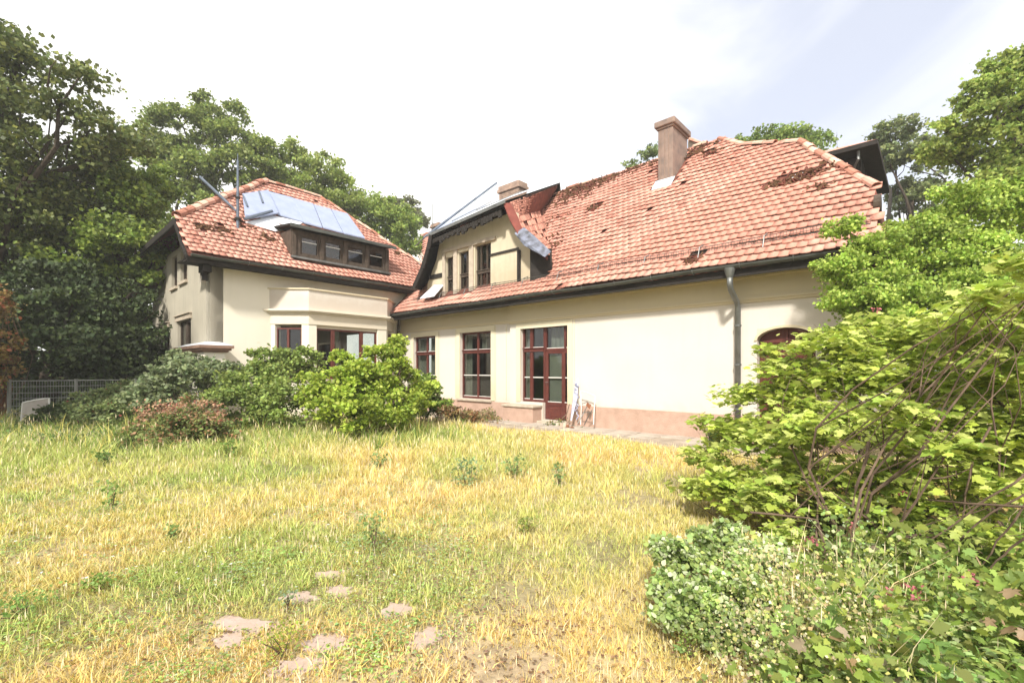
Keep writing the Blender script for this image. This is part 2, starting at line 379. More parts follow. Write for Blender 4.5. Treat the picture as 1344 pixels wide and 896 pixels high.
# plinth (pink sandstone), proud of the wall
mb = MB()
for a0, a1 in ((9.38, 15.2),): mb.box(a0, a1, MQ-0.04, MQ-0.001, 0, 0.50)
o = mb.build('plinth', MAT['stone'], house, bevel=0.008)
mb = MB(); mb.box(2.62, 7.26, MQ-0.16, MQ-0.101, 0, 0.56); mb.box(1.0, 1.62, MQ-0.16, MQ-0.101, 0, 0.56)
mb.build('plinth', MAT['stone'], house, bevel=0.01)
# stone ledge box under the fixed lights beside the door, with its slab
mb = MB(); mb.box(8.16, 9.28, MQ-0.50, MQ-0.101, 0, 0.44); mb.build('stone_ledge', MAT['stone'], house, bevel=0.012)
mb = MB(); mb.box(8.12, 9.32, MQ-0.54, MQ-0.101, 0.441, 0.50); mb.build('ledge_slab', MAT['sillst'], house, bevel=0.012)
mb = MB(); mb.box(7.26, 8.15, MQ-0.34, MQ-0.101, 0.0, 0.085); mb.build('door_step', MAT['sillst'], house, bevel=0.01)

# frieze band, string moulding, window surrounds in yellower paint
mb = MB()
mb.fbox(FM, 9.38, 15.2, 0.001, 0.02, 3.02, 3.50); mb.fbox(FS, 1.0, 9.369, 0.001, 0.02, 2.98, 3.50)
mb.build('frieze', MAT['trim'], house)
for FR, x0, x1, zz in ((FM, 9.38, 15.2, 2.90), (FS, 0.97, 9.40, 2.86)):
    mb = MB(); mb.fbox(FR, x0, x1, 0.001, 0.030, zz, zz+0.05); mb.fbox(FR, x0, x1, 0.001, 0.055, zz+0.0501, zz+0.095); mb.fbox(FR, x0, x1, 0.001, 0.032, zz+0.0951, zz+0.118)
    mb.build('string_course', MAT['trim'], house, bevel=0.004)
mb = MB(); mb.fbox(FS, 1.0, 9.36, 0.021, 0.075, 3.36, 3.40); mb.fbox(FS, 1.0, 9.36, 0.021, 0.11, 3.4001, 3.46); mb.build('string_course', MAT['trim'], house, bevel=0.004)
def surround(FR, u0, u1, z0, z1, w=0.17, th=0.022):
    mb = MB()
    mb.fbox(FR, u0-w, u0, 0.001, th, z0, z1+0.155); mb.fbox(FR, u1, u1+w, 0.001, th, z0, z1+0.155); mb.fbox(FR, u0, u1, 0.001, th, z1, z1+0.155)
    mb.build('window_surround', MAT['trim'], house, bevel=0.004)
surround(FM, 13.05, 14.37, 0.55, 2.71, 0.16); surround(FM, 10.27, 11.75, 0.52, 2.73, 0.18); surround(FS, 7.26, 8.95, 0.57, 2.69, 0.16)
# slightly recessed-looking pale panels: thin raised frame lines beside them
for FR, x0, x1 in ((FM, 9.62, 10.05), (FM, 11.98, 12.84)):
    mb = MB(); mb.fbox(FR, x0-0.02, x0, 0.001, 0.012, 0.56, 2.86); mb.fbox(FR, x1, x1+0.02, 0.001, 0.012, 0.56, 2.86); mb.build('panel_moulding', MAT['trim'], house)
mb = MB(); mb.fbox(FS, 7.03, 7.06, 0.001, 0.012, 0.58, 2.85); mb.build('panel_moulding', MAT['trim'], house)
# sills
for FR, u0, u1, z in ((FM, 13.0, 14.42, 0.55), (FM, 10.2, 11.82, 0.55)):
    mb = MB(); mb.fbox(FR, u0, u1, -0.2, 0.10, z-0.07, z-0.003); mb.build('window_sill', MAT['sillst'], house, bevel=0.008)

CUR, LAC = MAT['curtain'], MAT['lace']
window(house, FM, 13.05, 14.37, 0.55, 2.71, [13.68], 2.08, (1.3,), curtain=[(13.12, 13.62, 0.65, 2.66, CUR), (13.80, 14.3, 0.65, 2.66, CUR)])
window(house, FM, 10.27, 11.75, 0.55, 2.73, [10.98], 2.08, (1.32,), curtain=[(11.42, 11.69, 0.65, 2.68, CUR), (10.72, 10.92, 2.1, 2.68, CUR)])
# door group: left fixed lights (over the ledge) and the glazed door leaf
window(house, FS, 8.12, 8.95, 0.57, 2.74, [8.62], 2.06, (1.28,), curtain=[(8.66, 8.9, 0.65, 2.7, CUR)], label='fixed casements beside the garden door', barw=0.10)
window(house, FS, 7.26, 8.12, 2.02, 2.74, [7.42], None, (), curtain=[(7.46, 8.03, 2.1, 2.69, LAC)], label='fanlight over the garden door')
def leaf(fr, u0, u1, z0, z1, nf, curt=True):
    mb = MB(); d = 0.03; e = 0.006
    lock = 0.62
    for v in ((u0+e, u0+0.06), (u0+0.16, u0+0.27), (u1-0.11, u1-e)): mb.fbox(fr, v[0], v[1], nf-d, nf+d, z0+e, z1-e)
    for v0, v1 in ((u0+0.06, u0+0.16), (u0+0.27, u1-0.11)):
        mb.fbox(fr, v0, v1, nf-d, nf+d, z1-0.07, z1-e); mb.fbox(fr, v0, v1, nf-d+0.004, nf+d-0.004, z0+e, z0+0.46); mb.fbox(fr, v0, v1, nf-d, nf+d+0.008, z0+0.40, z0+0.49)
    mb.fbox(fr, u0+0.33, u1-0.17, nf+d-0.004, nf+d+0.01, z0+0.09, z0+0.34)
    do = mb.build('garden_door', MAT['wood'], house, bevel=0.006)
    for v0, v1 in ((u0+0.06, u0+0.16), (u0+0.27, u1-0.11)):
        for za, zb in ((z0+0.49, 1.266), (1.294, z1-0.07)):
            g = MB(); g.fbox(fr, v0, v1, nf-0.008, nf-0.002, za, zb); g.build('pane', MAT['glass'], do)
        wb = MB(); wb.fbox(fr, v0, v1, nf-0.015, nf+0.02, 1.266, 1.294); wb.build('glazing_bar', MAT['white'], do)
        wb = MB(); wb.fbox(fr, v0, v1, nf+0.031, nf+0.045, z0+0.495, z0+0.515); wb.build('drip_strip', MAT['white'], do)
    cb = MB(); cb.fbox(fr, u0+0.27, u1-0.11, nf-0.05, nf-0.045, z0+0.45, z1-0.08); cb.build('curtain', LAC, do)
    h = MB(); h.tube([fr(u1-0.05, nf+d, 1.15), fr(u1-0.05, nf+d+0.05, 1.15), fr(u1-0.15, nf+d+0.05, 1.15)], 0.01); h.build('door_handle', MAT['zinc'], do)
leaf(FS, 7.27, 8.12, 0.10, 2.02, -0.14)

# arched door on the right
def arch(u0, u1, z0, z1, n=10):
    c = (u0+u1)/2; w = (u1-u0)/2
    return [(c+w*math.cos(math.pi*i/n), z0+(z1-z0)*math.sin(math.pi*i/n)) for i in range(n+1)]
A = arch(1.62, 2.62, 2.08, 2.32)
mb = MB()
half = len(A)//2
for i in range(len(A)-1):
    (p, zp), (r, zr) = A[i], A[i+1]
    c = [(p, zp), (r, zr), (r, 2.3201), (p, 2.3201)]
    mb.solid([FS(u, -0.0005, z) for u, z in c], [FS(u, -0.4395, z) for u, z in c])
mb.build('arch_head', MAT['wall'], house)
mb = MB(); A2 = arch(1.57, 2.67, 2.08, 2.37)
for i in range(len(A)-1):
    c = [A[i], A[i+1], A2[i+1], A2[i]]; mb.solid([FS(u, 0.001, z) for u, z in c], [FS(u, 0.022, z) for u, z in c])
mb.build('arch_surround', MAT['trim'], house)
mb = MB(); c = [(1.63, 0.1), (2.61, 0.1)]+arch(1.63, 2.61, 2.07, 2.31)[::-1][::-1]
c = [(1.63, 0.1), (2.61, 0.1)]+arch(1.63, 2.61, 2.07, 2.31)
mb.solid([FS(u, -0.22, z) for u, z in c], [FS(u, -0.17, z) for u, z in c])
for u0, u1 in ((1.70, 2.09), (2.15, 2.54)):
    for z0, z1 in ((0.2, 0.7), (0.78, 1.5), (1.58, 2.08)): 
        mb.fbox(FS, u0, u0+0.05, -0.171, -0.15, z0, z1); mb.fbox(FS, u1-0.05, u1, -0.171, -0.15, z0, z1); mb.fbox(FS, u0+0.05, u1-0.05, -0.171, -0.15, z0, z0+0.05); mb.fbox(FS, u0+0.05, u1-0.05, -0.171, -0.15, z1-0.05, z1)
mb.fbox(FS, 2.10, 2.14, -0.171, -0.14, 0.1, 2.28)
ad = mb.build('arched_door', MAT['wood'], house, bevel=0.004)
ad['label'] = 'arched dark red timber double door'
h = MB(); h.tube([FS(2.17, -0.15, 1.1), FS(2.17, -0.10, 1.1), FS(2.27, -0.10, 1.1)], 0.012); h.build('door_handle', MAT['zinc'], ad)

# --- wing walls
BQ0, BQ1, BB = 5.55, 9.98, 0.82     # bay: q range at the wall, projection
walls(FW, 3.9, 10.6, 0.0, 4.62, [(BQ0+0.25, BQ1-0.25, 0.3, 2.9)], 0.0, -0.34, 'wall', MAT['wing'], house)
# gable side: upright pieces round the windows
gops = [(20.2, 21.5, 1.95, 3.02), (17.3, 19.0, 1.95, 3.12), (19.05, 19.85, 4.35, 5.42), (17.75, 18.6, 4.40, 5.42)]
walls(FG, 15.97, 20.6, 0.0, 5.62, gops, 0.0, -0.34, 'wall', MAT['gable'], house, label='stained gable side wall, tree shade put into its grey colour')
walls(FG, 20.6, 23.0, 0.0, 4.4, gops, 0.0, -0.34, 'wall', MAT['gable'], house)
mb = MB()
def gpoly(pts): mb.solid([FG(u, 0, z) for u, z in pts], [FG(u, -0.34, z) for u, z in pts])
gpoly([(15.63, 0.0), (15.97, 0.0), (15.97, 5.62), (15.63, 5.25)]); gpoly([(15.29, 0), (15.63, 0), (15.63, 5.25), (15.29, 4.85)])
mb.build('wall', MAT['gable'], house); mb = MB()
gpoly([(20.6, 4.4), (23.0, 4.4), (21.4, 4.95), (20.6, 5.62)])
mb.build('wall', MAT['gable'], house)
mb = MB(); mb.box(22.7, 23.0, 4.25, 12, 0, 4.4); mb.box(15.7, 22.6, 8.0, 8.1, 0.4, 4.3); mb.box(15.7, 22.6, 4.3, 12, 0.36, 0.4); mb.box(15.7, 22.6, 4.3, 12, 3.3, 3.34)
mb.build('inner_wall', MAT['room'], house)
for (u0, u1, z0, z1) in gops:
    window(house, FG, u0, u1, z0, z1, [(u0+u1)/2], None, (), nf=-0.12, m=MAT['dorm'], slim=False, barw=0.2 if z0 < 3 else 0.1)
    mb = MB(); mb.fbox(FG, u0-0.08, u1+0.08, -0.06, 0.07, z0-0.09, z0-0.002); mb.build('window_sill', MAT['sillst'], house)
    if z0 < 3:
        mb = MB(); mb.fbox(FG, u0-0.1, u1+0.1, 0.001, 0.06, z1+0.002, z1+0.16); mb.fbox(FG, u0-0.13, u1+0.13, 0.001, 0.11, z1+0.161, z1+0.19); mb.build('window_lintel', MAT['sillst'], house)
# cornice line at the side
# --- buttress with brown cornice and white dome cap at the corner
mb = MB(); mb.prism([(14.62, 3.60), (14.62, 4.12), (15.285, 4.12), (15.285, 3.895), (15.9, 3.895), (15.9, 3.60)], 0, 1.98); mb.build('corner_pier', MAT['wing'], house, bevel=0.01)
mb = MB()
for e, z0, z1 in ((0.05, 1.981, 2.03), (0.11, 2.0301, 2.09), (0.16, 2.0901, 2.17)):
    mb.prism([(14.62-e, 3.60-e), (14.62-e, 4.12+e), (15.284, 4.12+e), (15.284, 3.894), (17.1+e, 3.894), (17.1+e, 3.60-e)], z0, z1)
mb.build('pier_cornice', mat('brown_stone_cornice', (0.28, 0.17, 0.12), 0.9, col2=(0.2, 0.12, 0.09), vscale=6, bump=0.3), house, bevel=0.01)
mb = MB(); base = [(14.47, 3.45), (14.47, 4.27), (15.283, 4.27), (15.283, 3.893), (17.1, 3.893), (17.1, 3.45)]
topr = [(14.75, 3.68), (14.75, 4.02), (15.28, 4.02), (15.28, 3.88), (16.9, 3.88), (16.9, 3.68)]
mb.solid([W(a, q, 2.171) for a, q in base], [W(a, q, 2.27) for a, q in topr]); mb.build('pier_cap', MAT['sheet2'], house, bevel=0.03)

# --- bay: base, posts, beam, cornice, parapet, windows
def bay(e): return [(15.288, BQ0-e*1.41), (EA-BB-e, BQ0+BB-e*0.41), (EA-BB-e, BQ1-BB+e*0.41), (15.288, BQ1+e*1.41)]
mb = MB(); mb.prism(bay(0), 0, 1.12); mb.build('bay_base', MAT['wing'], house, bevel=0.01)
mb = MB(); mb.prism(bay(0.05), 1.121, 1.19); mb.build('bay_sill', MAT['sillst'], house, bevel=0.01)
mb = MB(); mb.prism(bay(0.02), 2.92, 3.27); mb.build('bay_beam', MAT['wing'], house, bevel=0.008)
mb = MB(); mb.prism(bay(0.10), 3.271, 3.32); mb.prism(bay(0.17), 3.3201, 3.39); mb.build('bay_cornice', MAT['wing'], house, bevel=0.012)
def ring(e0, e1, z0, z1, name, m):
    p0, p1 = bay(e0), bay(e1); mb = MB()
    for i in range(3):
        mb.solid([W(*p, z0) for p in (p0[i], p0[i+1], p1[i+1], p1[i])], [W(*p, z1) for p in (p0[i], p0[i+1], p1[i+1], p1[i])])
    return mb.build(name, m, house, bevel=0.0)
ring(0.03, -0.14, 3.3901, 4.01, 'bay_parapet', MAT['wall']); ring(0.075, -0.17, 4.0101, 4.055, 'parapet_coping', MAT['trim'])
P = bay(0)
def post(pts): mb = MB(); mb.prism(pts, 1.191, 2.919); mb.build('bay_post', MAT['wing'], house, bevel=0.008)
def mv(p, q, d): p, q = np.array(p), np.array(q); return tuple(p+(q-p)/np.linalg.norm(q-p)*d)
for (c, side, nxt, wf) in ((P[1], P[0], P[2], 0.26), (P[2], P[3], P[1], 0.36)):
    s1 = mv(c, side, 0.22); n1 = mv(c, nxt, wf)
    post([s1, c, n1, (n1[0]+0.24, n1[1]), (s1[0]+0.17, s1[1]+(0.17 if side is P[0] else -0.17))])
post([mv(P[0], P[1], 0.0), mv(P[0], P[1], 0.12), (EA-0.001, P[0][1]+0.3)]); post([mv(P[3], P[2], 0.0), mv(P[3], P[2], 0.12), (EA-0.001, P[3][1]-0.3)])
Lc = np.linalg.norm(np.array(P[1])-np.array(P[0]))
fl = lambda u, n, z: W(*(np.array(P[0])+(np.array(P[1])-np.array(P[0]))/Lc*u+np.array([-1, -1])/math.sqrt(2)*n), z)
frr = lambda u, n, z: W(*(np.array(P[3])+(np.array(P[2])-np.array(P[3]))/Lc*u+np.array([-1, 1])/math.sqrt(2)*n), z)
FB = fr_wing(EA-BB)
window(house, fl, 0.13, Lc-0.22, 1.19, 2.82, [0.5], None, (), nf=-0.1, slim=False, barw=0.07)
window(house, frr, 0.13, Lc-0.22, 1.19, 2.82, [0.5], None, (), nf=-0.1, slim=False, barw=0.07)
window(house, FB, P[1][1]+0.26, P[2][1]-0.36, 1.19, 2.82, [P[1][1]+0.82, P[2][1]-0.95], None, (), nf=-0.1, slim=False, barw=0.12, curtain=[(P[1][1]+0.9, P[1][1]+1.1, 1.25, 2.8, CUR)])
mb = MB(); mb.fbox(FB, P[1][1]+0.1, P[2][1]-0.1, -0.22, -0.09, 2.822, 2.919); mb.build('bay_lintel', MAT['wing'], house)

# ------------------------------------------------------------------ ROOFS
TW, CR = 0.178, 0.225
tv = []
for k, zt in ((0, 0.0), (1, -0.02)):
    for x, y in ((-TW/2, 0.032), (-TW*0.27, 0.008), (0, 0), (TW*0.27, 0.008), (TW/2, 0.032), (TW/2, 0.31), (-TW/2, 0.31)):
        tv.append((x*1.0, y, 0.052*(1-y/0.31)+0.012+zt))
tv = np.array(tv)
tf = [(0, 1, 4), (1, 2, 3), (1, 3, 4), (0, 4, 5), (0, 5, 6)]
for i in (0, 1, 2, 3, 4): tf += [(i, i+7, i+8), (i, i+8, i+1)]
tf += [(6, 13, 7), (6, 7, 0)]
tf = np.array(tf)
def tile_colour(n, x, y, seed):
    base = np.array([0.66, 0.34, 0.265]); c = np.repeat(base[None], n, 0)
    r = rng.random(n)
    c *= (0.93+0.12*rng.random(n))[:, None]
    c[r < 0.05] = c[r < 0.05]*np.array([0.80, 0.70, 0.68]); c[r > 0.86] = c[r > 0.86]*np.array([1.05, 1.12, 1.15])
    f = fbm(x*0.8, y*0.8, seed); c *= (0.84+0.30*f)[:, None]
    f2 = fbm(x*0.35+9, y*1.1, seed+5); c *= np.where(f2[:, None] > 0.60, np.array([0.90, 0.84, 0.82]), 1.0)
    return np.clip(c, 0.02, 0.85)
def tiles(roof, prof, along, inside, s0, s1, seed, nbest=0, score=None, missing=None, name='tile'):
    """prof: polyline [(h,z)] up the slope (h horizontal); along(s,h,z)->world; inside(s,h) test; returns the joined tiles, the nbest best as single objects"""
    prof = np.array(prof, float); seg = np.diff(prof, axis=0); L = np.hypot(seg[:, 0], seg[:, 1]); cum = np.concatenate([[0], np.cumsum(L)])
    S = []; 
    n = int(cum[-1]/CR)+1
    for j in range(n):
        v = j*CR
        if v > cum[-1]-0.05: break
        ss = np.arange(s0+(TW/2 if j % 2 else 0), s1, TW); S.append(np.stack([ss, np.full(len(ss), v)], 1))
    S = np.concatenate(S); s, v = S[:, 0], S[:, 1]
    k = np.clip(np.searchsorted(cum, v+0.02, side='right')-1, 0, len(L)-1)
    w = (v-cum[k])/L[k]; h = prof[k, 0]+seg[k, 0]*w; z = prof[k, 1]+seg[k, 1]*w
    ok = inside(s, h) 
    if missing is not None: ok &= ~missing(s, h)
    ok &= rng.random(len(s)) > 0.004
    s, v, h, z, k = s[ok], v[ok], h[ok], z[ok], k[ok]
    X = along(1.0, 0, 0)-along(0.0, 0, 0); H = along(0, 1.0, 0)-along(0, 0, 0)
    up = H[None]*(seg[k, 0]/L[k])[:, None]+UZ[None]*(seg[k, 1]/L[k])[:, None]
    nrm = np.cross(X[None], up); sg = np.sign(nrm[:, 2:3]); nrm = nrm*sg; Xs = X[None]*sg
    wav = 0.012*np.sin(s*0.9+seed)+0.010*np.sin(s*2.3+v*1.7)
    P0 = np.stack([along(a, b, c) for a, b, c in zip(s, h, z)])+nrm*(wav+rng.normal(0, 0.003, len(s)))[:, None]+up*rng.normal(0, 0.006, len(s))[:, None]
    ang = rng.normal(0, 0.012, len(s)); til = rng.normal(0, 0.006, len(s)); big = rng.random(len(s)) < 0.012; ang[big] *= 6; til[big] = np.abs(til[big])*5
    ca, sa = np.cos(ang)[:, None], np.sin(ang)[:, None]
    bx, by = Xs*ca+up*sa, -Xs*sa+up*ca; bx = bx+nrm*til[:, None]; bx /= np.linalg.norm(bx, axis=1, keepdims=True); bz = np.cross(bx, by); bz /= np.linalg.norm(bz, axis=1, keepdims=True)
    col = tile_colour(len(s), s, v, seed)
    sel = np.zeros(len(s), bool)
    if nbest:
        sc = score(P0); sel[np.argsort(-sc)[:nbest]] = True
    rest = np.where(~sel)[0]
    V = P0[rest, None]+tv[None, :, 0:1]*bx[rest, None]+tv[None, :, 1:2]*by[rest, None]+tv[None, :, 2:3]*bz[rest, None]
    F = tf[None]+(np.arange(len(rest))*len(tv))[:, None, None]
    me = np_mesh(name, V.reshape(-1, 3), F.reshape(-1, 3), np.repeat(col[rest], len(tv), 0)); me.materials.append(MAT['tile'])
    o = addobj('roof_tiles', me, roof); o['kind'] = 'stuff'
    if nbest:
        var = []
        order = np.where(sel)[0]
        for q in range(14):
            c = col[order[q*7 % len(order)]]
            mm = np_mesh('clay_tile_shape', tv, tf, np.repeat(c[None], len(tv), 0)); mm.materials.append(MAT['tile']); var.append((c, mm))
        rl = root_loc(roof)
        for i in order:
            d = [np.abs(c-col[i]).sum() for c, _ in var]
            t = bpy.data.objects.new('tile', var[int(np.argmin(d))][1]); scene.collection.objects.link(t); t.parent = roof
            M4 = Matrix(((bx[i, 0], by[i, 0], bz[i, 0], P0[i, 0]-rl.x), (bx[i, 1], by[i, 1], bz[i, 1], P0[i, 1]-rl.y), (bx[i, 2], by[i, 2], bz[i, 2], P0[i, 2]-rl.z), (0, 0, 0, 1)))
            t.matrix_local = M4
    return o
def pip(poly, x, y):
    x = np.asarray(x, float); y = np.asarray(y, float); c = np.zeros(x.shape, bool); n = len(poly)
    for i in range(n):
        (x0, y0), (x1, y1) = poly[i], poly[(i+1) % n]
        if y0 == y1: continue
        t = ((y0 > y) != (y1 > y)) & (x < (x1-x0)*(y-y0)/(y1-y0)+x0); c ^= t
    return c
def slab(mb, pts, th=0.10, drop=0.0):   # pts 3D (a,q,z)
    mb.solid([W(a, q, z-drop) for a, q, z in pts], [W(a, q, z-drop-th) for a, q, z in pts])
def pzm(q): return q-6.1
def pzw(a): return a-10.1

# main roof -------------------------------------------------------------
RQ, RZ = 14.5, 8.4
hip = [(0.62, 9.70, 3.6), (0.79, 10.97, 4.87), (1.47, 11.87, 5.77), (2.43, 13.18, 7.08), (3.9, 13.8, 7.7), (4.75, 14.5, 8.4)]
front = hip+[(19.5, 14.5, 8.4), (18.5, 14.5, 8.4)][:1]+[(15.2, 11.2, 5.1), (15.2, 9.7, 3.6)]
mroof_mb = MB(); slab(mroof_mb, front, 0.12, 0.0)
slab(mroof_mb, [(0.62, 19.3, 3.6), (4.75, 14.5, 8.4), (19.5, 14.5, 8.4), (23, 19.3, 3.6)], 0.12)
slab(mroof_mb, [(0.62, 9.7, 3.6), (0.79, 10.97, 4.87), (1.47, 11.87, 5.77), (2.43, 13.18, 7.08), (4.75, 14.5, 8.4), (0.62, 19.3, 3.6)], 0.10)
mroof = mroof_mb.build('roof', MAT['underlay'], house)
mroof['label'] = 'long red tiled roof of the right wing'
mdorm_plan = [(13.5, 9.9), (13.3, 10.3), (12.6, 12.2), (16.4, 14.4), (10.73, 14.4), (11.0, 12.9), (9.2, 11.6), (7.95, 10.25), (7.95, 10.15), (8.9, 10.15)]
patches = [plane_hit(x, y, 'q', -6.1)[:2]+(r,) for x, y, r in ((1040, 238, 0.20), (1060, 233, 0.16), (1022, 245, 0.12), (930, 205, 0.16), (762, 246, 0.30), (779, 276, 0.16), (908, 347, 0.16), (752, 256, 0.2), (742, 262, 0.16), (775, 247, 0.15), (708, 272, 0.18), (1100, 215, 0.18), (915, 203, 0.15), (1075, 250, 0.10))]
def miss_main(s, h):
    m = np.zeros(s.shape, bool)
    for a, q, r in patches: m |= ((s-a)**2/(2.2 if r > 0.15 else 1)+(h-q)**2) < (r*(0.8+0.5*vnoise(s*9, h*9, 5)))**2
    return m
chim_plan = [(5.62, 13.1), (6.07, 13.1), (6.07, 14.18), (5.62, 14.18)]
hipxy = [(a, q) for a, q, z in hip]
poly_main = [(0.60, 9.6)]+hipxy[1:]+[(19.4, 14.5), (15.0, 10.95), (15.0, 9.6)]
def in_main(s, h):
    m = pip(poly_main, s, h+0.05) & ~pip(mdorm_plan, s, h+0.1)
    m &= ~((s > 5.5) & (s < 6.2) & (h > 12.78) & (h < 14.2))
    return m
def score_main(P0):
    X, Y, Z = P0[:, 0], P0[:, 1], P0[:, 2]
    px = 672+605*X/Y; py = 485-(Z-CAMH)/Y*605
    ok = (px < 1075-np.clip(py-255, 0, 99)*0.3) & (py < 350)
    return np.where(ok, 1/Y, -1)
tiles(mroof, [(9.62, 3.56), (RQ, RZ)], lambda s, h, z: W(s, h, z+0.0), in_main, 0.62, 19.5, 3, 300, score_main, miss_main)
# moss, dirt and loose broken tiles in the gaps
def debris(cent, n, kk, name='moss_debris', off=-6.1):
    mb = MB()
    for _ in range(n):
        a, q, r = cent[random.randrange(len(cent))]; ca = a+random.gauss(0, r*1.1); cq = q+random.gauss(0, r*0.55)
        if kk == 'q': cq = min(cq, 14.4); cq = min(cq, float(np.interp(ca, [h_[0] for h_ in hip], [h_[1] for h_ in hip]))-0.08)
        z = (cq if kk == 'q' else ca)+off+0.03+random.random()*0.05; rr = random.uniform(0.02, 0.075); c = W(ca, cq, z)
        ex = np.array([random.gauss(0, 1) for _ in range(3)]); ex /= np.linalg.norm(ex); ey = np.cross(ex, np.array([random.gauss(0, 1) for _ in range(3)])); ey /= np.linalg.norm(ey); ez = np.cross(ex, ey)
        r0 = [c+rr*(math.cos(t)*ex*1.6+math.sin(t)*ey*random.uniform(0.5, 1)) for t in (0, 1.3, 2.6, 3.7, 5.0)]
        mb.cur = 0 if random.random() < 0.6 else 1
        mb.solid(r0, [p+ez*0.018 for p in r0])
    return mb.build(name, [MAT['moss'], MAT['underlay']], mroof, kind='stuff')
debris(patches, 620, 'q')
ridge_dirt = [(a, 14.35, 0.25) for a in np.arange(5.2, 10.6, 0.5)]+[(9.6, 14.1, 0.45), (9.2, 13.7, 0.3), (10.3, 14.2, 0.4)]+[plane_hit(x, y, 'q', -6.1)[:2]+(r,) for x, y, r in ((712, 268, 0.3), (735, 262, 0.3), (752, 258, 0.35), (770, 243, 0.35), (790, 241, 0.3), (742, 268, 0.2))]
debris(ridge_dirt, 760, 'q')
mb = MB(); c = plane_hit(1042, 236, 'q', -6.1); slab(mb, [(c[0]-0.16, c[1]-0.1, c[1]-0.1-6.1+0.05), (c[0]+0.16, c[1]-0.1, c[1]-0.16-6.1+0.05), (c[0]+0.16, c[1]+0.1, c[1]+0.1-6.1+0.05), (c[0]-0.16, c[1]+0.1, c[1]+0.1-6.1+0.05)], 0.02)
mb.build('exposed_board', MAT['sheet2'], mroof)
# ridge and hip tiles : half round caps, each its own
def ridge_run(pts, parent, r=0.11, step=0.36, every=None, skip=0.06):
    pts = [np.array(p, float) for p in pts]
    for i in range(len(pts)-1):
        p, q = pts[i], pts[i+1]; L = np.linalg.norm(q-p); n = max(1, int(L/step)); d = (q-p)/L
        for k in range(n):
            if random.random() < skip: continue
            s = p+d*L*k/n; e = p+d*(L*(k+1)/n+0.05); up = UZ*1.0
            x = np.cross(d, up); x /= np.linalg.norm(x); u2 = np.cross(x, d); u2 = u2 if u2[2] > 0 else -u2
            mb = MB(); ra, rb = r*1.1, r*0.92; j = random.gauss(0, 0.012)
            def arc(c, rr): return [c+x*(rr*math.cos(t))+u2*(rr*0.8*math.sin(t)+j) for t in np.linspace(-0.25, math.pi+0.25, 7)]
            o0, o1, i0, i1 = arc(s, ra), arc(e, rb), arc(s, ra-0.018), arc(e, rb-0.018)
            for m in range(6):
                mb.face([o0[m], o0[m+1], o1[m+1], o1[m]]); mb.face([i0[m], i0[m+1], i1[m+1], i1[m]]); mb.face([o0[m], o0[m+1], i0[m+1], i0[m]]); mb.face([o1[m], o1[m+1], i1[m+1], i1[m]])
            o = mb.build('ridge_tile', RT[random.randrange(3)], parent, fix=False)
RT = [mat('ridge_clay', (0.62, 0.34, 0.27), 0.85, col2=(0.42, 0.2, 0.14), vscale=7, bump=0.4), mat('ridge_clay_pale', (0.66, 0.47, 0.37), 0.9, col2=(0.5, 0.3, 0.22), vscale=8, bump=0.4), mat('ridge_clay_dark', (0.42, 0.19, 0.13), 0.9, col2=(0.24, 0.1, 0.07), vscale=7, bump=0.4)]
ridge_run([W(a, q, z+0.05) for a, q, z in hip[1:]], mroof, 0.095, 0.30, skip=0.12)
ridge_run([W(4.75, 14.5, 8.43), W(5.5, 14.5, 8.45), W(7.6, 14.5, 8.36), W(9.4, 14.5, 8.40), W(10.7, 14.5, 8.44)], mroof, 0.10, 0.36, skip=0.35)
ridge_run([W(16.6, 14.5, 8.43), W(19.5, 14.5, 8.43)], mroof, 0.11, 0.36)
# verge board at the right end
mb = MB(); mb.solid([W(0.60, 9.62, 3.50), W(0.60, 10.97, 4.84), W(0.60, 10.97, 4.62), W(0.60, 9.62, 3.28)], [W(0.56, 9.62, 3.50), W(0.56, 10.97, 4.84), W(0.56, 10.97, 4.62), W(0.56, 9.62, 3.28)])
mb.build('verge_board', MAT['dark'], mroof)
mb = MB(); c0 = at(1152, 268, 8.3); mb.tube([c0+D1*t*0.05 for t in (-1, 1)], 0.17, 14); mb.build('loose_ridge_cap', MAT['dorm'], mroof)

# gutters and soffit of the main roof
def gutter(p0, p1, outw, r=0.075, name='gutter', par=None):
    mb = MB(); n = 24; secs = []
    for i in range(n+1):
        p = p0+(p1-p0)*i/n; sag = -0.012*math.sin(i*0.9)*(1 if i % n else 0)
        ro = [p+outw*(r*math.cos(t))+UZ*(r*math.sin(t)+sag) for t in np.linspace(math.pi, 2*math.pi, 8)]
        ri = [p+outw*((r-0.012)*math.cos(t))+UZ*((r-0.012)*math.sin(t)+sag) for t in np.linspace(math.pi, 2*math.pi, 8)]
        secs.append((ro, ri))
    for i in range(n):
        for k in range(7):
            for s in (0, 1): mb.face([secs[i][s][k], secs[i][s][k+1], secs[i+1][s][k+1], secs[i+1][s][k]])
        for k in (0, 7): mb.face([secs[i][0][k], secs[i][1][k], secs[i+1][1][k], secs[i+1][0][k]])
    for s in (secs[0], secs[-1]): mb.face(s[0]+[s[0][0]]) if False else mb.face(s[0])
    g = mb.build(name, MAT['gutter'], par or house, fix=False)
    L = np.linalg.norm(p1-p0); k = int(L/0.9); hb = MB()
    for i in range(k):
        p = p0+(p1-p0)*(i+0.5)/k
        hb.tube([p+outw*((r+0.006)*math.cos(t))+UZ*((r+0.006)*math.sin(t)) for t in np.linspace(math.pi*0.95, 2.05*math.pi, 9)], 0.008, 4)
    hb.build('gutter_bracket', MAT['zinc'], g, kind='stuff')
    return g
gutter(W(0.5, 9.56, 3.54), W(14.95, 9.56, 3.54), -D2)
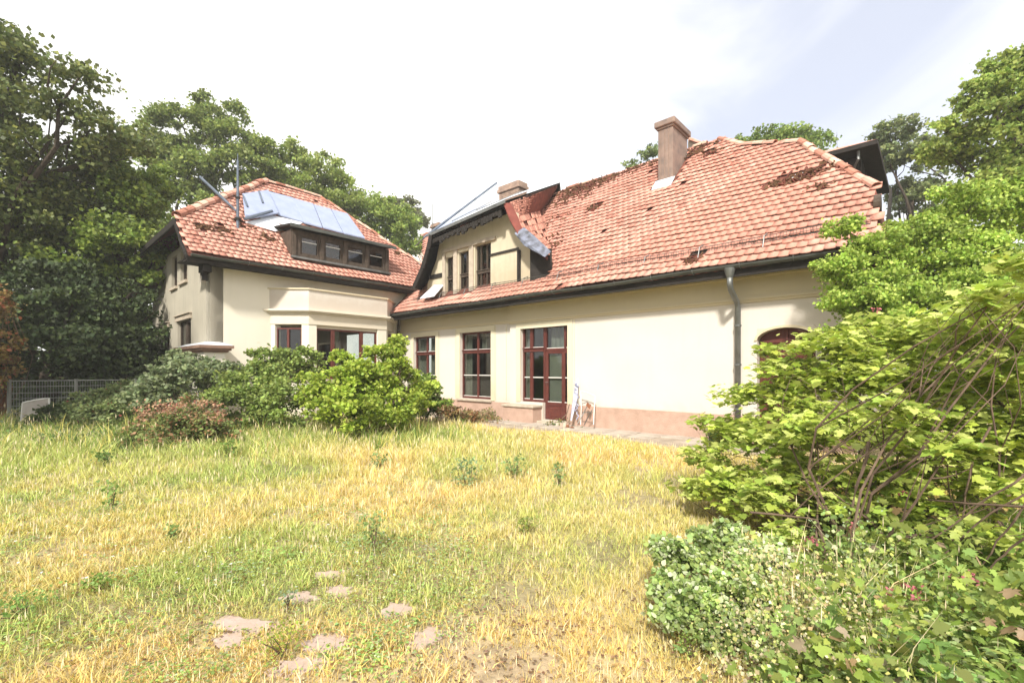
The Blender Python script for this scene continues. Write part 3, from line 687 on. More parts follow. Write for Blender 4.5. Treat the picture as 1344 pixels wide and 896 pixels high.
mb = MB(); mb.box(0.7, 15.2, 9.62, 9.66, 3.32, 3.47); mb.build('fascia', MAT['dark'], house)  # fascia deepened in black so it paints the shadow band under the gutter
mb = MB(); mb.box(0.7, 15.2, 9.6601, MQ-0.102, 3.40, 3.44)
mb.build('soffit', MAT['dark'], house)

# snow guard: mesh strip on brackets above the gutter
sg = MB(); s = 0.62
h0, h1 = 10.02, 10.02
for zz, r in ((0.08, 0.008), (0.20, 0.008), (0.14, 0.005)):
    pts = [W(a, h0-0.02+0.004*math.sin(a*3), pzm(h0)+zz+0.015*math.sin(a*1.3)) for a in np.arange(0.8, 14.2, 0.35)]; sg.tube(pts, r, 4)
for a in np.arange(0.8, 14.1, 0.055):
    sg.tube([W(a, h0-0.02, pzm(h0)+0.07+0.015*math.sin(a*1.3)), W(a+random.gauss(0, 0.008), h0-0.02, pzm(h0)+0.205+0.015*math.sin(a*1.3))], 0.0045, 3)
g = sg.build('snow_guard', MAT['gutter'], mroof)
for a in np.arange(1.2, 14, 1.25):
    b = MB(); b.tube([W(a, h0-0.12, pzm(h0-0.12)+0.07), W(a, h0-0.02, pzm(h0)+0.20), W(a, h0+0.22, pzm(h0+0.22)+0.08)], 0.012, 5); b.build('snow_guard_bracket', MAT['zinc'], g)

# downpipes
def pipe(pts, r, m, brk=(), label=None):
    mb = MB(); mb.tube(pts, r, 12); o = mb.build('downpipe', m, house, smooth=True)
    if label: o['label'] = label
    for k in brk:
        b = MB(); b.tube([np.array(k)-UZ*0.02, np.array(k)+UZ*0.02], r+0.012, 12); b.build('pipe_clip', MAT['zinc'], o)
    return o
pa = 2.95
mb = MB(); mb.tube([W(pa, 9.56, 3.49), W(pa, 9.56, 3.44), W(pa, 9.56, 3.30)], [0.11, 0.10, 0.055], 10); mb.build('rainwater_hopper', MAT['zinc'], house)
pq = MQ-0.10-0.09
pipe([W(pa, 9.56, 3.32), W(pa, 9.57, 3.18), W(pa, 9.62, 3.08), W(pa, pq-0.08, 2.88), W(pa, pq, 2.76), W(pa, pq, 0.05)], 0.055, MAT['zinc'], [W(pa, pq, z) for z in (0.7, 1.6, 2.4)], 'tall grey zinc downpipe')
pipe([W(14.62, 10.6, 4.5), W(14.62, 10.55, 4.32), W(14.95, 10.3, 4.0), W(15.12, 10.12, 3.7), W(15.15, 10.10, 3.2), W(15.15, 10.10, 0.05)], 0.05, MAT['dorm'], [W(15.15, 10.10, z) for z in (1.0, 2.2, 3.0)], 'dark downpipe in the inner corner')

# chimney on the main roof
def chimney(plan, z0, z1, capn, e=0.09, ch=0.24, bricks=True, m=None):
    (a0, q0), (a1, q1) = plan; m = m or MAT['concrete']
    mb = MB(); mb.box(a0, a1, q0, q1, z0, z1); c = mb.build('chimney', m, mroof, bevel=0.012)
    mb = MB(); mb.box(a0-e*0.5, a1+e*0.5, q0-e*0.5, q1+e*0.5, z1+0.001, z1+0.06); mb.box(a0-e, a1+e, q0-e, q1+e, z1+0.061, z1+ch); mb.build('chimney_cap', m, mroof, bevel=0.03)
    return c
chimney(((5.62, 13.1), (6.07, 14.18)), 6.6, 8.62, 1)
for k, aa in enumerate((5.74, 5.86, 5.98)):   # render cracks / joints on the face as shallow ribs
    mb = MB(); mb.box(aa-0.004, aa+0.004, 13.085, 13.099, 7.1, 8.6); mb.build('chimney_joint', MAT['brick'], mroof)
mb = MB(); slab(mb, [(5.55, 12.82, pzm(12.82)+0.10), (6.14, 12.82, pzm(12.82)+0.10), (6.14, 13.09, pzm(13.09)+0.14), (5.55, 13.09, pzm(13.09)+0.14)], 0.03)
mb.build('chimney_flashing', MAT['sheet2'], mroof)
# brick chimney behind the white sheet: courses as single bricks
def brick_stack(a0, a1, q0, q1, z0, z1, cap=0.22, m=None):
    mb = MB(); mb.box(a0+0.01, a1-0.01, q0+0.01, q1-0.01, z0, z1); c = mb.build('chimney', MAT['concrete'], mroof)
    rl = root_loc(mroof); h = 0.075; n = int((z1-z0)/h); bb = MB()
    for k in range(n):
        for (x0, x1, fa) in ((a0, a1, 'a'), (q0, q1, 'q')):
            L = x1-x0; nb = max(1, int(L/0.24)); w = L/nb; off = (k % 2)*w/2
            for i in range(nb+(k % 2)):
                u0 = max(x0, x0+i*w-off)+0.006; u1 = min(x1, x0+(i+1)*w-off)-0.006
                if u1-u0 < 0.03: continue
                if fa == 'a': bb.box(u0, u1, q0-random.uniform(0, 0.006), q0+0.05, z0+k*h+0.005, z0+(k+1)*h-0.005)
                else: bb.box(a0-random.uniform(0, 0.006), a0+0.05, u0, u1, z0+k*h+0.005, z0+(k+1)*h-0.005)
    o = bb.build('brickwork', MAT['brick'], mroof, kind='stuff')
    mb = MB(); mb.box(a0-0.07, a1+0.07, q0-0.07, q1+0.07, z1+0.001, z1+cap*0.5); mb.box(a0-0.03, a1+0.03, q0-0.03, q1+0.03, z1+cap*0.5, z1+cap); mb.build('chimney_cap', MAT['brick'], mroof, bevel=0.02)
p = at(655, 244, 20.5); ca, cq = house_a(p[0], p[1]), house_q(p[0], p[1])
brick_stack(ca-1.15, ca, cq, cq+0.55, 8.0, float(p[2])-0.35, 0.3)
p = at(566, 296, 24.5); ca, cq = house_a(p[0], p[1]), house_q(p[0], p[1])
brick_stack(ca-0.6, ca, cq, cq+0.5, 7.6, float(p[2])-0.15, 0.2)
am = MB(); p = at(568, 300, 24.3); am.tube([p-UZ*1.6, p+UZ*1.3], 0.018, 5); am.build('antenna_rod', MAT['zinc'], mroof)
# pale gable remnant and loose tiles behind the ridge
mb = MB(); p0, p1, p2, p3 = at(903, 206, 15.2), at(903, 182, 15.2), at(922, 189, 14.9), at(938, 200, 14.6)
mb.solid([p0-UZ*0.5, p1, p2, p3-UZ*0.3], [x+D2*0.4 for x in (p0-UZ*0.5, p1, p2, p3-UZ*0.3)]); mb.build('masonry_upstand', MAT['sillst'], mroof)
ridge_run([at(903, 182, 15.1), at(922, 189, 14.8), at(942, 192, 14.5)], mroof, 0.09, 0.3, skip=0.1)

# ------------------------------------------------------------------ dormer on the main roof
dz = 10.33
FD = fr_main(10.20)
dops = [(12.02, 12.42, 4.0, 5.35), (11.25, 11.75, 4.0, 5.42), (10.22, 10.95, 4.0, 5.5)]
us = sorted([12.42, 12.02, 11.75, 11.25, 10.95, 10.22, 12.75, 9.25]); zs = [3.9, 4.0, 5.35, 5.42, 5.5, 5.95]
mb = MB(); grid_wall(mb, FD, us, zs, 0, -0.22, lambda u, z: not any(o[0] < u < o[1] and o[2] < z < o[3] for o in dops))
def dpoly(pts): mb.solid([FD(u, 0, z) for u, z in pts], [FD(u, -0.22, z) for u, z in pts])
dpoly([(12.75, 3.9), (13.55, 3.9), (13.45, 4.6), (12.95, 5.35), (12.75, 5.95)]); dpoly([(9.25, 3.9), (9.25, 5.95), (8.85, 5.4), (8.45, 4.9), (8.45, 3.9)]); dpoly([(9.25, 5.95), (12.75, 5.95), (12.65, 6.05), (9.25, 6.22)])
dorm = mb.build('dormer_wall', MAT['dormerw'], house); dorm['label'] = 'stained ochre plaster front of the big sheeted dormer'
for (u0, u1, z0, z1), vb in zip(dops, ([12.16], [11.42], [10.48, 10.75])):
    window(house, FD, u0, u1, z0, z1, vb, 4.62, (), nf=-0.12, m=MAT['dorm'], slim=False, fw=0.045, barw=0.035, label='narrow dormer casement')
mb = MB()  # stone mullions and lintel frame, paler
for u0, u1 in ((12.42, 12.56), (11.80, 11.98), (11.0, 11.2)): mb.fbox(FD, u0, u1, 0.001, 0.05, 4.0, 5.52)
mb.fbox(FD, 10.0, 12.6, 0.001, 0.06, 5.521, 5.64); mb.build('dormer_mullion', MAT['sillst'], house, bevel=0.006)
mb = MB()
mb.fbox(FD, 9.05, 10.18, 0.001, 0.06, 4.1, 5.02); mb.build('board_patch', MAT['dormerw'], house, bevel=0.006)
for b_ in ((9.0, 10.2, 0.061, 0.09, 5.02, 5.09), (8.97, 9.04, 0.001, 0.10, 4.1, 5.02), (12.62, 13.3, 0.001, 0.04, 4.72, 4.86)):
    mb = MB(); mb.fbox(FD, *b_); mb.build('dormer_trim', MAT['dark'], house)
mb = MB(); slab(mb, [(12.45, 9.72, 4.0), (13.25, 9.72, 4.0), (13.05, 10.18, 4.5), (12.5, 10.18, 4.45)], 0.03); mb.build('lead_patch', MAT['sheet2'], mroof)
mb = MB(); mb.box(10.0, 12.6, 11.3, 11.35, 4.5, 5.9); mb.build('inner_wall', MAT['room'], house)
# skin of the dormer roof: shed top under the sheet + tiled cheek on the right + dark cheek on the left
prof = [(13.62, 4.42), (13.1, 5.05), (12.78, 5.65), (12.6, 6.12)]
valL = [(14.3, 10.55, 4.5), (14.2, 11.5, 5.5), (14.9, 12.9, 6.9), (16.5, 14.5, 8.62)]
mb = MB()
for i in range(3):
    (a0, z0), (a1, z1) = prof[i], prof[i+1]; b0, b1 = valL[i], valL[i+1]
    r0 = [W(a0, 9.72, z0), W(a1, 9.72, z1), W(*b1), W(*b0)]; nn = np.array(D1)*0.07
    mb.solid(r0, [p+nn*1.0 for p in r0])
mb.build('dormer_cheek', MAT['dark'], mroof)
mb = MB()
for i in range(3):   # curved black barge board
    (a0, z0), (a1, z1) = prof[i], prof[i+1]
    mb.solid([W(a0+0.05, 9.70, z0-0.02), W(a1+0.05, 9.70, z1-0.02), W(a1-0.10, 9.70, z1-0.10), W(a0-0.16, 9.70, z0-0.06)], [W(a0+0.05, 9.66, z0-0.02), W(a1+0.05, 9.66, z1-0.02), W(a1-0.10, 9.66, z1-0.10), W(a0-0.16, 9.66, z0-0.06)])
mb.build('barge_board', MAT['dark'], mroof)
top = [(12.72, 9.70, 6.10), (9.15, 9.70, 6.36), (10.73, 14.5, 8.85), (16.5, 14.5, 8.85)]
mb = MB(); slab(mb, [(12.6, 9.78, 6.06), (9.2, 9.78, 6.30), (10.73, 14.5, 8.78), (16.5, 14.5, 8.78)], 0.05); mb.build('dormer_roof', MAT['dark'], mroof)
mb = MB(); slab(mb, [(10.73, 14.5, 8.78), (16.5, 14.5, 8.78), (16.5, 14.6, 8.3), (10.73, 14.6, 8.3)], 0.3); mb.build('dormer_back', MAT['dark'], mroof)
# ragged underside behind the sheet edge
mb = MB()
for i in range(26):
    a = 9.35+i*0.125; z = 6.28-0.0765*(a-9.2)
    mb.box(a, a+0.11, 9.74, 9.80, z-0.20-random.random()*0.13, z-0.09)
mb.build('broken_soffit_board', MAT['dark'], mroof, kind='stuff')
# right cheek skin
pr = [(9.2, 9.75, 6.30), (9.02, 9.78, 5.85), (8.72, 9.82, 5.35), (8.35, 9.86, 4.95), (7.75, 9.9, 4.55)]
vl = [plane_hit(x, y, 'q', -6.1) for x, y in ((701, 262), (713, 275), (717, 299), (721, 316), (723, 326))]
vl[0] = (10.72, 14.35, 8.66)
mb = MB()
NU, NV = 4, 6
for i in range(NU):
    def bl(u, v, i=i): return W(*((np.array(pr[i])*(1-u)+np.array(pr[i+1])*u)*(1-v)+(np.array(vl[i])*(1-u)+np.array(vl[i+1])*u)*v))-UZ*0.03
    for uu in range(4):
        for vv in range(8):
            r0 = [bl(uu/4, vv/8), bl((uu+1)/4, vv/8), bl((uu+1)/4, (vv+1)/8), bl(uu/4, (vv+1)/8)]
            mb.face(r0); mb.face([p-UZ*0.05 for p in r0])
ck = mb.build('dormer_roof_cheek', MAT['underlay'], mroof, fix=False)
# tiles on the cheek: courses run from the verge to the valley
VV = []; CC = []; nt = 0
for i in range(NU):
    KC = 9 if i == 0 else 3
    for k in range(KC):
        t = (k+0.02)/KC
        A0 = np.array(pr[i])*(1-t)+np.array(pr[i+1])*t; B0 = np.array(vl[i])*(1-t)+np.array(vl[i+1])*t
        t2 = (k+1.2)/KC; A1 = np.array(pr[i])*(1-t2)+np.array(pr[i+1])*t2; B1 = np.array(vl[i])*(1-t2)+np.array(vl[i+1])*t2
        a0, b0, a1, b1 = W(*A0), W(*B0), W(*A1), W(*B1); L = np.linalg.norm(b1-a1); n = max(2, int(L/0.18))
        for j in range(n):
            if random.random() < 0.10: continue
            w0, w1 = j/n+0.003, (j+1)/n-0.003
            lo0, lo1, hi0, hi1 = a1+(b1-a1)*w0, a1+(b1-a1)*w1, a0+(b0-a0)*w0, a0+(b0-a0)*w1
            lift = UZ*(0.04+random.random()*0.03)-D1*0.02
            VV += [lo0+lift, lo1+lift, hi1+UZ*0.02, hi0+UZ*0.02, lo0+lift-UZ*0.03, lo1+lift-UZ*0.03, hi1, hi0]; CC.append(np.array([0.58, 0.28, 0.21])*random.uniform(0.6, 1.15))
nt = len(CC); F = np.array([(0, 1, 2, 3), (4, 5, 1, 0), (5, 6, 2, 1), (7, 4, 0, 3)])[None]+(np.arange(nt)*8)[:, None, None]
me = np_mesh('cheek_tiles', np.array(VV), F.reshape(-1, 4), np.repeat(np.array(CC), 8, 0)); me.materials.append(MAT['tile']); o = addobj('roof_tiles', me, mroof); o['kind'] = 'stuff'
# red inner lining and bent lead flashing at the cheek's foot
mb = MB(); r0 = [W(9.22, 9.70, 6.33), W(9.0, 9.72, 5.82), W(8.7, 9.76, 5.32), W(8.62, 9.90, 5.36), W(8.86, 9.92, 5.92), W(9.10, 9.88, 6.36)]
mb.solid(r0, [p-UZ*0.03-D1*0.03 for p in r0]); mb.build('red_lining', mat('red_lining', (0.22, 0.06, 0.045), 0.8, var=0.4), mroof)
mb = MB(); r0 = [W(8.80, 9.72, 5.38), W(8.45, 9.72, 4.98), W(7.75, 9.76, 4.55), W(7.68, 9.95, 4.72), W(8.25, 9.95, 5.25), W(8.6, 9.92, 5.55)]
mb.solid(r0, [p-UZ*0.02-D1*0.02 for p in r0]); mb.build('bent_flashing', mat('grey_lead', (0.22, 0.24, 0.32), 0.5, col2=(0.05, 0.05, 0.055), vscale=6, metal=0.2, bump=0.4), mroof)
mb = MB(); mb.prism([(8.45, 10.0), (8.45, 10.6), (7.9, 10.3)], 3.9, 4.9); mb.build('dormer_void', MAT['dark'], mroof)
debris([(vl[i][0], vl[i][1], 0.22) for i in range(1, 5)]+[(9.7, 12.6, 0.5)], 160, 'q')
# the white and blue sheets over it
def sheet(name, pts, m, par, th=0.025, label=None):
    mb = MB(); slab(mb, pts, th); o = mb.build(name, m, par, bevel=0.004)
    if label: o['label'] = label
    return o
def lerp(p, q, t): return tuple(np.array(p)*(1-t)+np.array(q)*t)
cover = thing('roof_cover', 'white and pale blue sheets covering the big dormer beside the brick chimney', 'roof cover', W(11, 10, 6.2))
for i, (t0, t1, m) in enumerate(((0.0, 0.34, MAT['sheet']), (0.345, 0.66, MAT['sheet2']), (0.665, 1.0, MAT['sheet2']))):
    up = 0.05+0.012*i
    z = lambda p: (p[0], p[1], p[2]+up)
    sheet('sheet', [z(lerp(top[0], top[1], t0)), z(lerp(top[0], top[1], t1)), z(lerp(top[3], top[2], t1)), z(lerp(top[3], top[2], t0))], m, cover)
mb = MB(); mb.solid([W(12.75, 9.66, 6.13), W(9.12, 9.66, 6.40), W(9.12, 9.66, 6.30), W(12.75, 9.66, 6.03)], [W(12.75, 9.69, 6.13), W(9.12, 9.69, 6.40), W(9.12, 9.69, 6.30), W(12.75, 9.69, 6.03)]); mb.build('edge_strip', MAT['zinc'], cover)
for t in (0.345, 0.665):
    a_, b_ = lerp(top[0], top[1], t), lerp(top[3], top[2], t); mb = MB(); mb.tube([W(a_[0], a_[1], a_[2]+0.11), W(b_[0], b_[1], b_[2]+0.11)], 0.018, 5); mb.build('seam', MAT['zinc'], cover)
po = MB(); p0 = W(12.9, 9.62, 6.02); p1 = at(652, 240, 17.3); po.tube([p0, p0*0.85+p1*0.15+UZ*0.0, p1], [0.03, 0.045, 0.035], 8)
o = po.build('roof_pole', MAT['bluemetal']); tag(o, 'long dark pole slanting up over the white sheeted dormer', 'pole')
po = MB(); p0 = at(545, 323, 18.2); p1 = W(12.9, 9.62, 6.0); po.tube([p0, p1], 0.02, 6); po.build('pole_stay', MAT['bluemetal'], o)

# ------------------------------------------------------------------ left wing roof
whip = [(14.72, 3.25, 4.66), (15.30, 3.25, 5.16), (15.96, 3.25, 5.86), (18.7, 6.6, 8.6), (18.7, 8.7, 8.6), (15.8, 12.0, 5.7), (14.75, 10.95, 4.65)]
wprof = [(14.70, 4.64), (15.28, 5.16), (15.96, 5.86), (18.7, 8.6)]
def wz(a): return np.interp(a, [p[0] for p in wprof], [p[1] for p in wprof])
mb = MB()
slab(mb, [(14.72, 3.25, 4.66), (15.28, 3.25, 5.16), (15.28, 11.48, 5.16), (14.75, 10.95, 4.65)], 0.10, 0.01)
slab(mb, [(15.28, 3.25, 5.16), (15.96, 3.25, 5.86), (18.7, 6.6, 8.6), (18.7, 8.7, 8.6), (15.8, 12.0, 5.7), (15.28, 11.48, 5.18)], 0.10, 0.01)
slab(mb, [(15.96, 3.25, 5.86), (21.44, 3.25, 5.86), (18.7, 6.6, 8.6)], 0.10, 0.01)
slab(mb, [(21.44, 3.25, 5.86), (18.7, 6.6, 8.6), (18.7, 8.7, 8.6), (21.44, 12.0, 5.86)], 0.10, 0.01)
slab(mb, [(21.44, 3.25, 5.86), (22.0, 3.25, 5.1), (22.0, 12.5, 5.1), (21.44, 12.0, 5.86)], 0.10, 0.01); slab(mb, [(22.0, 3.25, 5.1), (23.5, 3.25, 4.5), (23.5, 13, 4.5), (22.0, 12.5, 5.1)], 0.10, 0.01)
slab(mb, [(18.7, 8.7, 8.6), (21.44, 12.0, 5.86), (15.8, 12.0, 5.7)], 0.10, 0.01)
wroof = mb.build('roof', MAT['underlay'], house); wroof['label'] = 'hipped red tiled roof of the left wing'
wpoly = [(3.22, 14.6), (3.22, 15.96), (6.55, 18.7), (8.75, 18.7), (12.0, 15.75), (10.95, 14.6)]
wd_plan = [(6.18, 15.0), (9.72, 15.0), (9.72, 16.1), (6.18, 16.1)]
wpatch = [plane_hit(x, y, 'a', -10.1)[:2]+(r,) for x, y, r in ((268, 302, 0.13), (293, 305, 0.15), (318, 298, 0.16), (352, 315, 0.12), (522, 335, 0.10), (500, 345, 0.08))]
def miss_w(s, h):
    m = np.zeros(s.shape, bool)
    for a, q, r in wpatch: m |= ((s-q)**2+(h-a)**2) < (r*(0.8+0.5*vnoise(s*9, h*9, 5)))**2
    return m
tiles(wroof, wprof, lambda s, h, z: W(h, s, z), lambda s, h: pip(wpoly, s, h+0.05) & ~pip(wd_plan, s, h+0.12), 3.2, 12.2, 11, 0, None, miss_w)
mb = MB()
for _ in range(180):
    a, q, r = wpatch[random.randrange(len(wpatch))]; ca, cq = a+random.gauss(0, r*0.7), q+random.gauss(0, r*1.2)
    c = W(ca, cq, wz(ca)+0.06); rr = random.uniform(0.02, 0.06)
    ex = np.array([random.gauss(0, 1) for _ in range(3)]); ex /= np.linalg.norm(ex); ey = np.cross(ex, UZ)+0.01; ey /= np.linalg.norm(ey)
    r0 = [c+rr*(math.cos(t)*ex*1.5+math.sin(t)*ey) for t in (0, 1.3, 2.6, 3.7, 5.0)]; mb.solid(r0, [p+UZ*0.02 for p in r0])
mb.build('moss_debris', MAT['moss'], wroof, kind='stuff')
ridge_run([W(15.96, 3.25, 5.92), W(18.7, 6.6, 8.66)], wroof, 0.14, 0.34, skip=0.0)
ridge_run([W(18.7, 6.6, 8.65), W(18.7, 8.7, 8.64)], wroof, 0.10, 0.34, skip=0.05); ridge_run([W(18.7, 8.7, 8.64), W(15.8, 12.0, 5.76)], wroof, 0.09, 0.34, skip=0.05)
# dark verge and soffits of the wing roof
mb = MB()
vp = [(14.70, 4.60), (15.28, 5.10), (15.96, 5.80)]
for i in range(2):
    (a0, z0), (a1, z1) = vp[i], vp[i+1]; mb.solid([W(a0, 3.22, z0), W(a1, 3.22, z1), W(a1, 3.22, z1-0.16), W(a0, 3.22, z0-0.12)], [W(a0, 3.18, z0), W(a1, 3.18, z1), W(a1, 3.18, z1-0.16), W(a0, 3.18, z0-0.12)])
mb.box(15.96, 21.44, 3.18, 3.24, 5.62, 5.80)
for (a0, z0), (a1, z1) in (((21.44, 5.8), (22.0, 5.04)), ((22.0, 5.04), (23.5, 4.44))): mb.solid([W(a0, 3.22, z0), W(a1, 3.22, z1), W(a1, 3.22, z1-0.16), W(a0, 3.22, z0-0.16)], [W(a0, 3.18, z0), W(a1, 3.18, z1), W(a1, 3.18, z1-0.16), W(a0, 3.18, z0-0.16)])
mb.build('verge_board', MAT['dark'], wroof)
mb = MB(); mb.box(14.76, 14.80, 3.25, 10.9, 4.40, 4.58); mb.build('fascia', MAT['dark'], wroof)
mb = MB(); mb.box(14.801, 15.285, 3.26, 10.9, 4.46, 4.50); mb.box(15.285, 15.9, 3.26, 3.89, 4.52, 4.56); mb.build('soffit', MAT['dark'], wroof)
mb = MB(); mb.box(14.86, 15.27, 3.62, 3.84, 4.22, 4.455); mb.box(15.05, 15.27, 3.66, 3.80, 4.0, 4.22); mb.build('eave_bracket', MAT['dark'], wroof)
mb = MB(); mb.tube([W(15.1, 3.7, 4.12), W(15.2, 3.72, 4.02), W(15.35, 3.75, 3.98)], [0.07, 0.09, 0.05], 8); mb.build('outdoor_lamp', MAT['plastic'], house)
gutter(W(14.62, 3.3, 4.60), W(14.62, 10.75, 4.60), -D1, 0.07, par=wroof)
# wing dormer with four windows
q0, q1, ad, zb, zt = 6.12, 9.70, 15.17, 5.10, 6.02
FDW = fr_wing(ad)
ww = [(6.42, 7.02), (7.22, 7.84), (8.04, 8.68), (8.88, 9.48)]
dl = []
us = sorted(set([q0, q1]+[v for w in ww for v in w]))
mb = MB(); grid_wall(mb, FDW, us, [zb-0.15, zb+0.14, zt-0.16, zt], 0, -0.12, lambda u, z: not any(w[0] < u < w[1] and zb+0.14 < z < zt-0.16 for w in ww))
for qq in (q0, q1-0.06):   # cheeks
    r0 = [W(ad+0.121, qq, 4.9), W(ad+0.121, qq, zt), W(16.25, qq, zt), W(16.25, qq, 6.0)]; mb.solid(r0, [p+D2*0.06 for p in r0])
wd = mb.build('dormer', MAT['dorm'], house, bevel=0.006); wd['label'] = 'dark timber flat dormer with four small windows'
for i, w in enumerate(ww):
    window(house, FDW, w[0], w[1], zb+0.14, zt-0.16, [(w[0]+w[1])/2] if False else [], None, (zt-0.34,), nf=-0.06, m=MAT['dorm'], fw=0.05, slim=False, label='small dormer window')
    # rounded head brackets
    mb = MB()
    for s, c in ((w[0], 1), (w[1], -1)):
        pts = [(s, zt-0.16)]+[(s+c*0.10*(1-math.sin(t)), zt-0.16-0.10*(1-math.cos(t))) for t in np.linspace(0, math.pi/2, 5)]
        mb.solid([FDW(u, -0.001, z) for u, z in pts], [FDW(u, -0.05, z) for u, z in pts])
    mb.build('curved_bracket', MAT['dorm'], house)
for qq in (q0+0.02, 7.05, 7.87, 8.71, q1-0.14):
    mb = MB(); mb.fbox(FDW, qq, qq+0.12, 0.001, 0.05, zb, zt-0.02); mb.build('dormer_post', MAT['dorm'], house, bevel=0.006)
mb = MB(); mb.fbox(FDW, q0-0.03, q1+0.03, 0.0, 0.12, zb-0.02, zb+0.045); mb.build('dormer_sill', MAT['zinc'], house, bevel=0.006)
mb = MB(); slab(mb, [(ad-0.26, q0-0.12, zt+0.10), (ad-0.26, q1+0.12, zt+0.10), (16.45, q1+0.12, zt+0.30), (16.45, q0-0.12, zt+0.30)], 0.07); mb.build('dormer_roof', MAT['dark'], house, bevel=0.006)
mb = MB(); mb.fbox(FDW, q0-0.14, q1+0.14, 0.26, 0.31, zt-0.02, zt+0.09); mb.build('dormer_gutter', MAT['gutter'], house, bevel=0.01)
mb = MB(); mb.box(ad+0.9, ad+0.95, q0+0.1, q1-0.1, 5.2, 6.0); mb.build('inner_wall', mat('dormer_back', (0.05, 0.035, 0.03), 0.95), house)
# blue sheets above it
sol = thing('roof_cover', 'row of pale blue sheets lying on the left wing roof above the flat dormer', 'roof cover', W(16.5, 7.5, 6.6))
def wpl(px, py, lift): a, q, z = plane_hit(px, py, 'a', -10.1+lift); return (a, q, z)
for k, (poly, lift) in enumerate(((((318, 254), (352, 249), (366, 279), (322, 287)), 0.32), (((353, 251), (384, 259), (399, 291), (365, 281)), 0.16), (((384, 259.5), (411, 267), (423, 298), (399, 291.5)), 0.17), (((412, 268), (434, 274), (450, 305), (424, 298)), 0.16), (((435, 274.5), (456, 280), (479, 312), (451, 305.5)), 0.17))):
    o = sheet('sheet', [wpl(x, y, lift) for x, y in poly], MAT['sheet'], sol, 0.05)
    if k == 0: o['label'] = 'leftmost blue sheet, tilted and strapped to the mast'
for (x0, y0, x1, y1) in ((321, 287.5, 357, 277),): 
    mb = MB(); mb.tube([W(*wpl(x0, y0, 0.33)), W(*wpl(x1, y1, 0.33))], 0.05, 6); mb.build('clamp_bar', MAT['bluemetal'], sol)
for (x0, y0, x1, y1) in ((319, 256, 325, 271), (340, 251, 345, 266)):
    mb = MB(); mb.tube([W(*wpl(x0, y0, 0.36)), W(*wpl(x1, y1, 0.36))], 0.03, 5); mb.build('strap', MAT['bluemetal'], sol)
for k, poly in enumerate((((322, 291), (345, 286), (382, 300), (362, 303)), ((338, 284), (352, 281), (397, 292), (386, 298)))):
    o = sheet('board', [wpl(x, y, 0.11+0.01*k) for x, y in poly], MAT['sheet2'], sol, 0.03)
# masts
mb = MB(); p = np.array(W(*plane_hit(312, 301, 'a', -10.1))); mb.tube([p-UZ*0.1, p+UZ*1.0, p+UZ*2.15], [0.045, 0.04, 0.03], 8)
o = tag(mb.build('roof_mast', MAT['bluemetal']), 'upright blue grey mast standing on the left wing roof', 'mast')
mb = MB(); mb.tube([p+UZ*0.3, p+UZ*0.36], 0.09, 8); mb.tube([p+UZ*0.95, p+UZ*1.0], 0.07, 8); mb.build('mast_clamp', MAT['dark'], o)
mb = MB(); mb.tube([p+UZ*1.9-D2*0.25, p+UZ*1.9+D2*0.15], 0.012, 5); mb.tube([p+UZ*2.1+D2*0.0, p+UZ*2.35], 0.012, 5); mb.build('mast_arm', MAT['bluemetal'], o)
mb = MB(); p1 = at(262, 232, 14.6); p0 = np.array(W(*plane_hit(310, 283, 'a', -10.1)))+UZ*0.15; mb.tube([p0, p0*0.6+p1*0.4, p1], [0.03, 0.05, 0.045], 8)
tag(mb.build('roof_pole', MAT['bluemetal']), 'leaning blue grey pole on the left wing roof, beside the upright mast', 'pole')
mb = MB(); c = plane_hit(576, 372, 'q', -6.1)
# loose boards in the valley between the two roofs
for (x0, y0, x1, y1) in ((549, 336, 561, 354), (553, 334, 565, 350)):
    a0, b0 = np.array(W(*plane_hit(x0, y0, 'q', -6.0))), np.array(W(*plane_hit(x1, y1, 'q', -6.0)))
    mb.tube([a0+UZ*0.05, b0+UZ*0.05], 0.035, 4)
mb.build('loose_board', MAT['sillst'], mroof)

# ------------------------------------------------------------------ dark dormer behind the right hip
mb = MB(); mb.box(1.45, 4.2, 15.0, 18.4, 4.2, 7.06)
rd = mb.build('rear_dormer', MAT['dark'], house, bevel=0.01); rd['label'] = 'black timber rear dormer behind the right hip'
mb = MB(); e0 = [(1.02, 14.55), (4.6, 14.55), (4.6, 18.9), (1.02, 18.9)]
mb.solid([W(a, q, 7.10) for a, q in e0], [W(a, q, 7.22) for a, q in e0]); mb.build('dormer_roof_edge', MAT['dark'], house, bevel=0.01)
mb = MB(); mb.solid([W(a, q, 7.221) for a, q in e0], [W(2.7, 16.6, 8.1), W(4.4, 16.6, 8.1), W(4.4, 16.9, 8.1), W(2.7, 16.9, 8.1)]); mb.build('dormer_roof', RT[0], house)
for k in range(9):
    mb = MB(); mb.box(1.40, 1.449, 15.05+k*0.37, 15.33+k*0.37, 5.0, 7.05); mb.build('cladding_board', MAT['dark'], house)
for k in range(7):
    mb = MB(); mb.box(1.5+k*0.38, 1.80+k*0.38, 14.96, 14.999, 5.0, 7.05); mb.build('cladding_board', MAT['dark'], house)
mb = MB(); mb.tube([W(1.42, 14.72, 7.1), W(1.42, 14.72, 6.9), W(1.55, 14.90, 6.7), W(1.55, 14.90, 5.4)], 0.035, 8); mb.build('downpipe', MAT['zinc'], house)
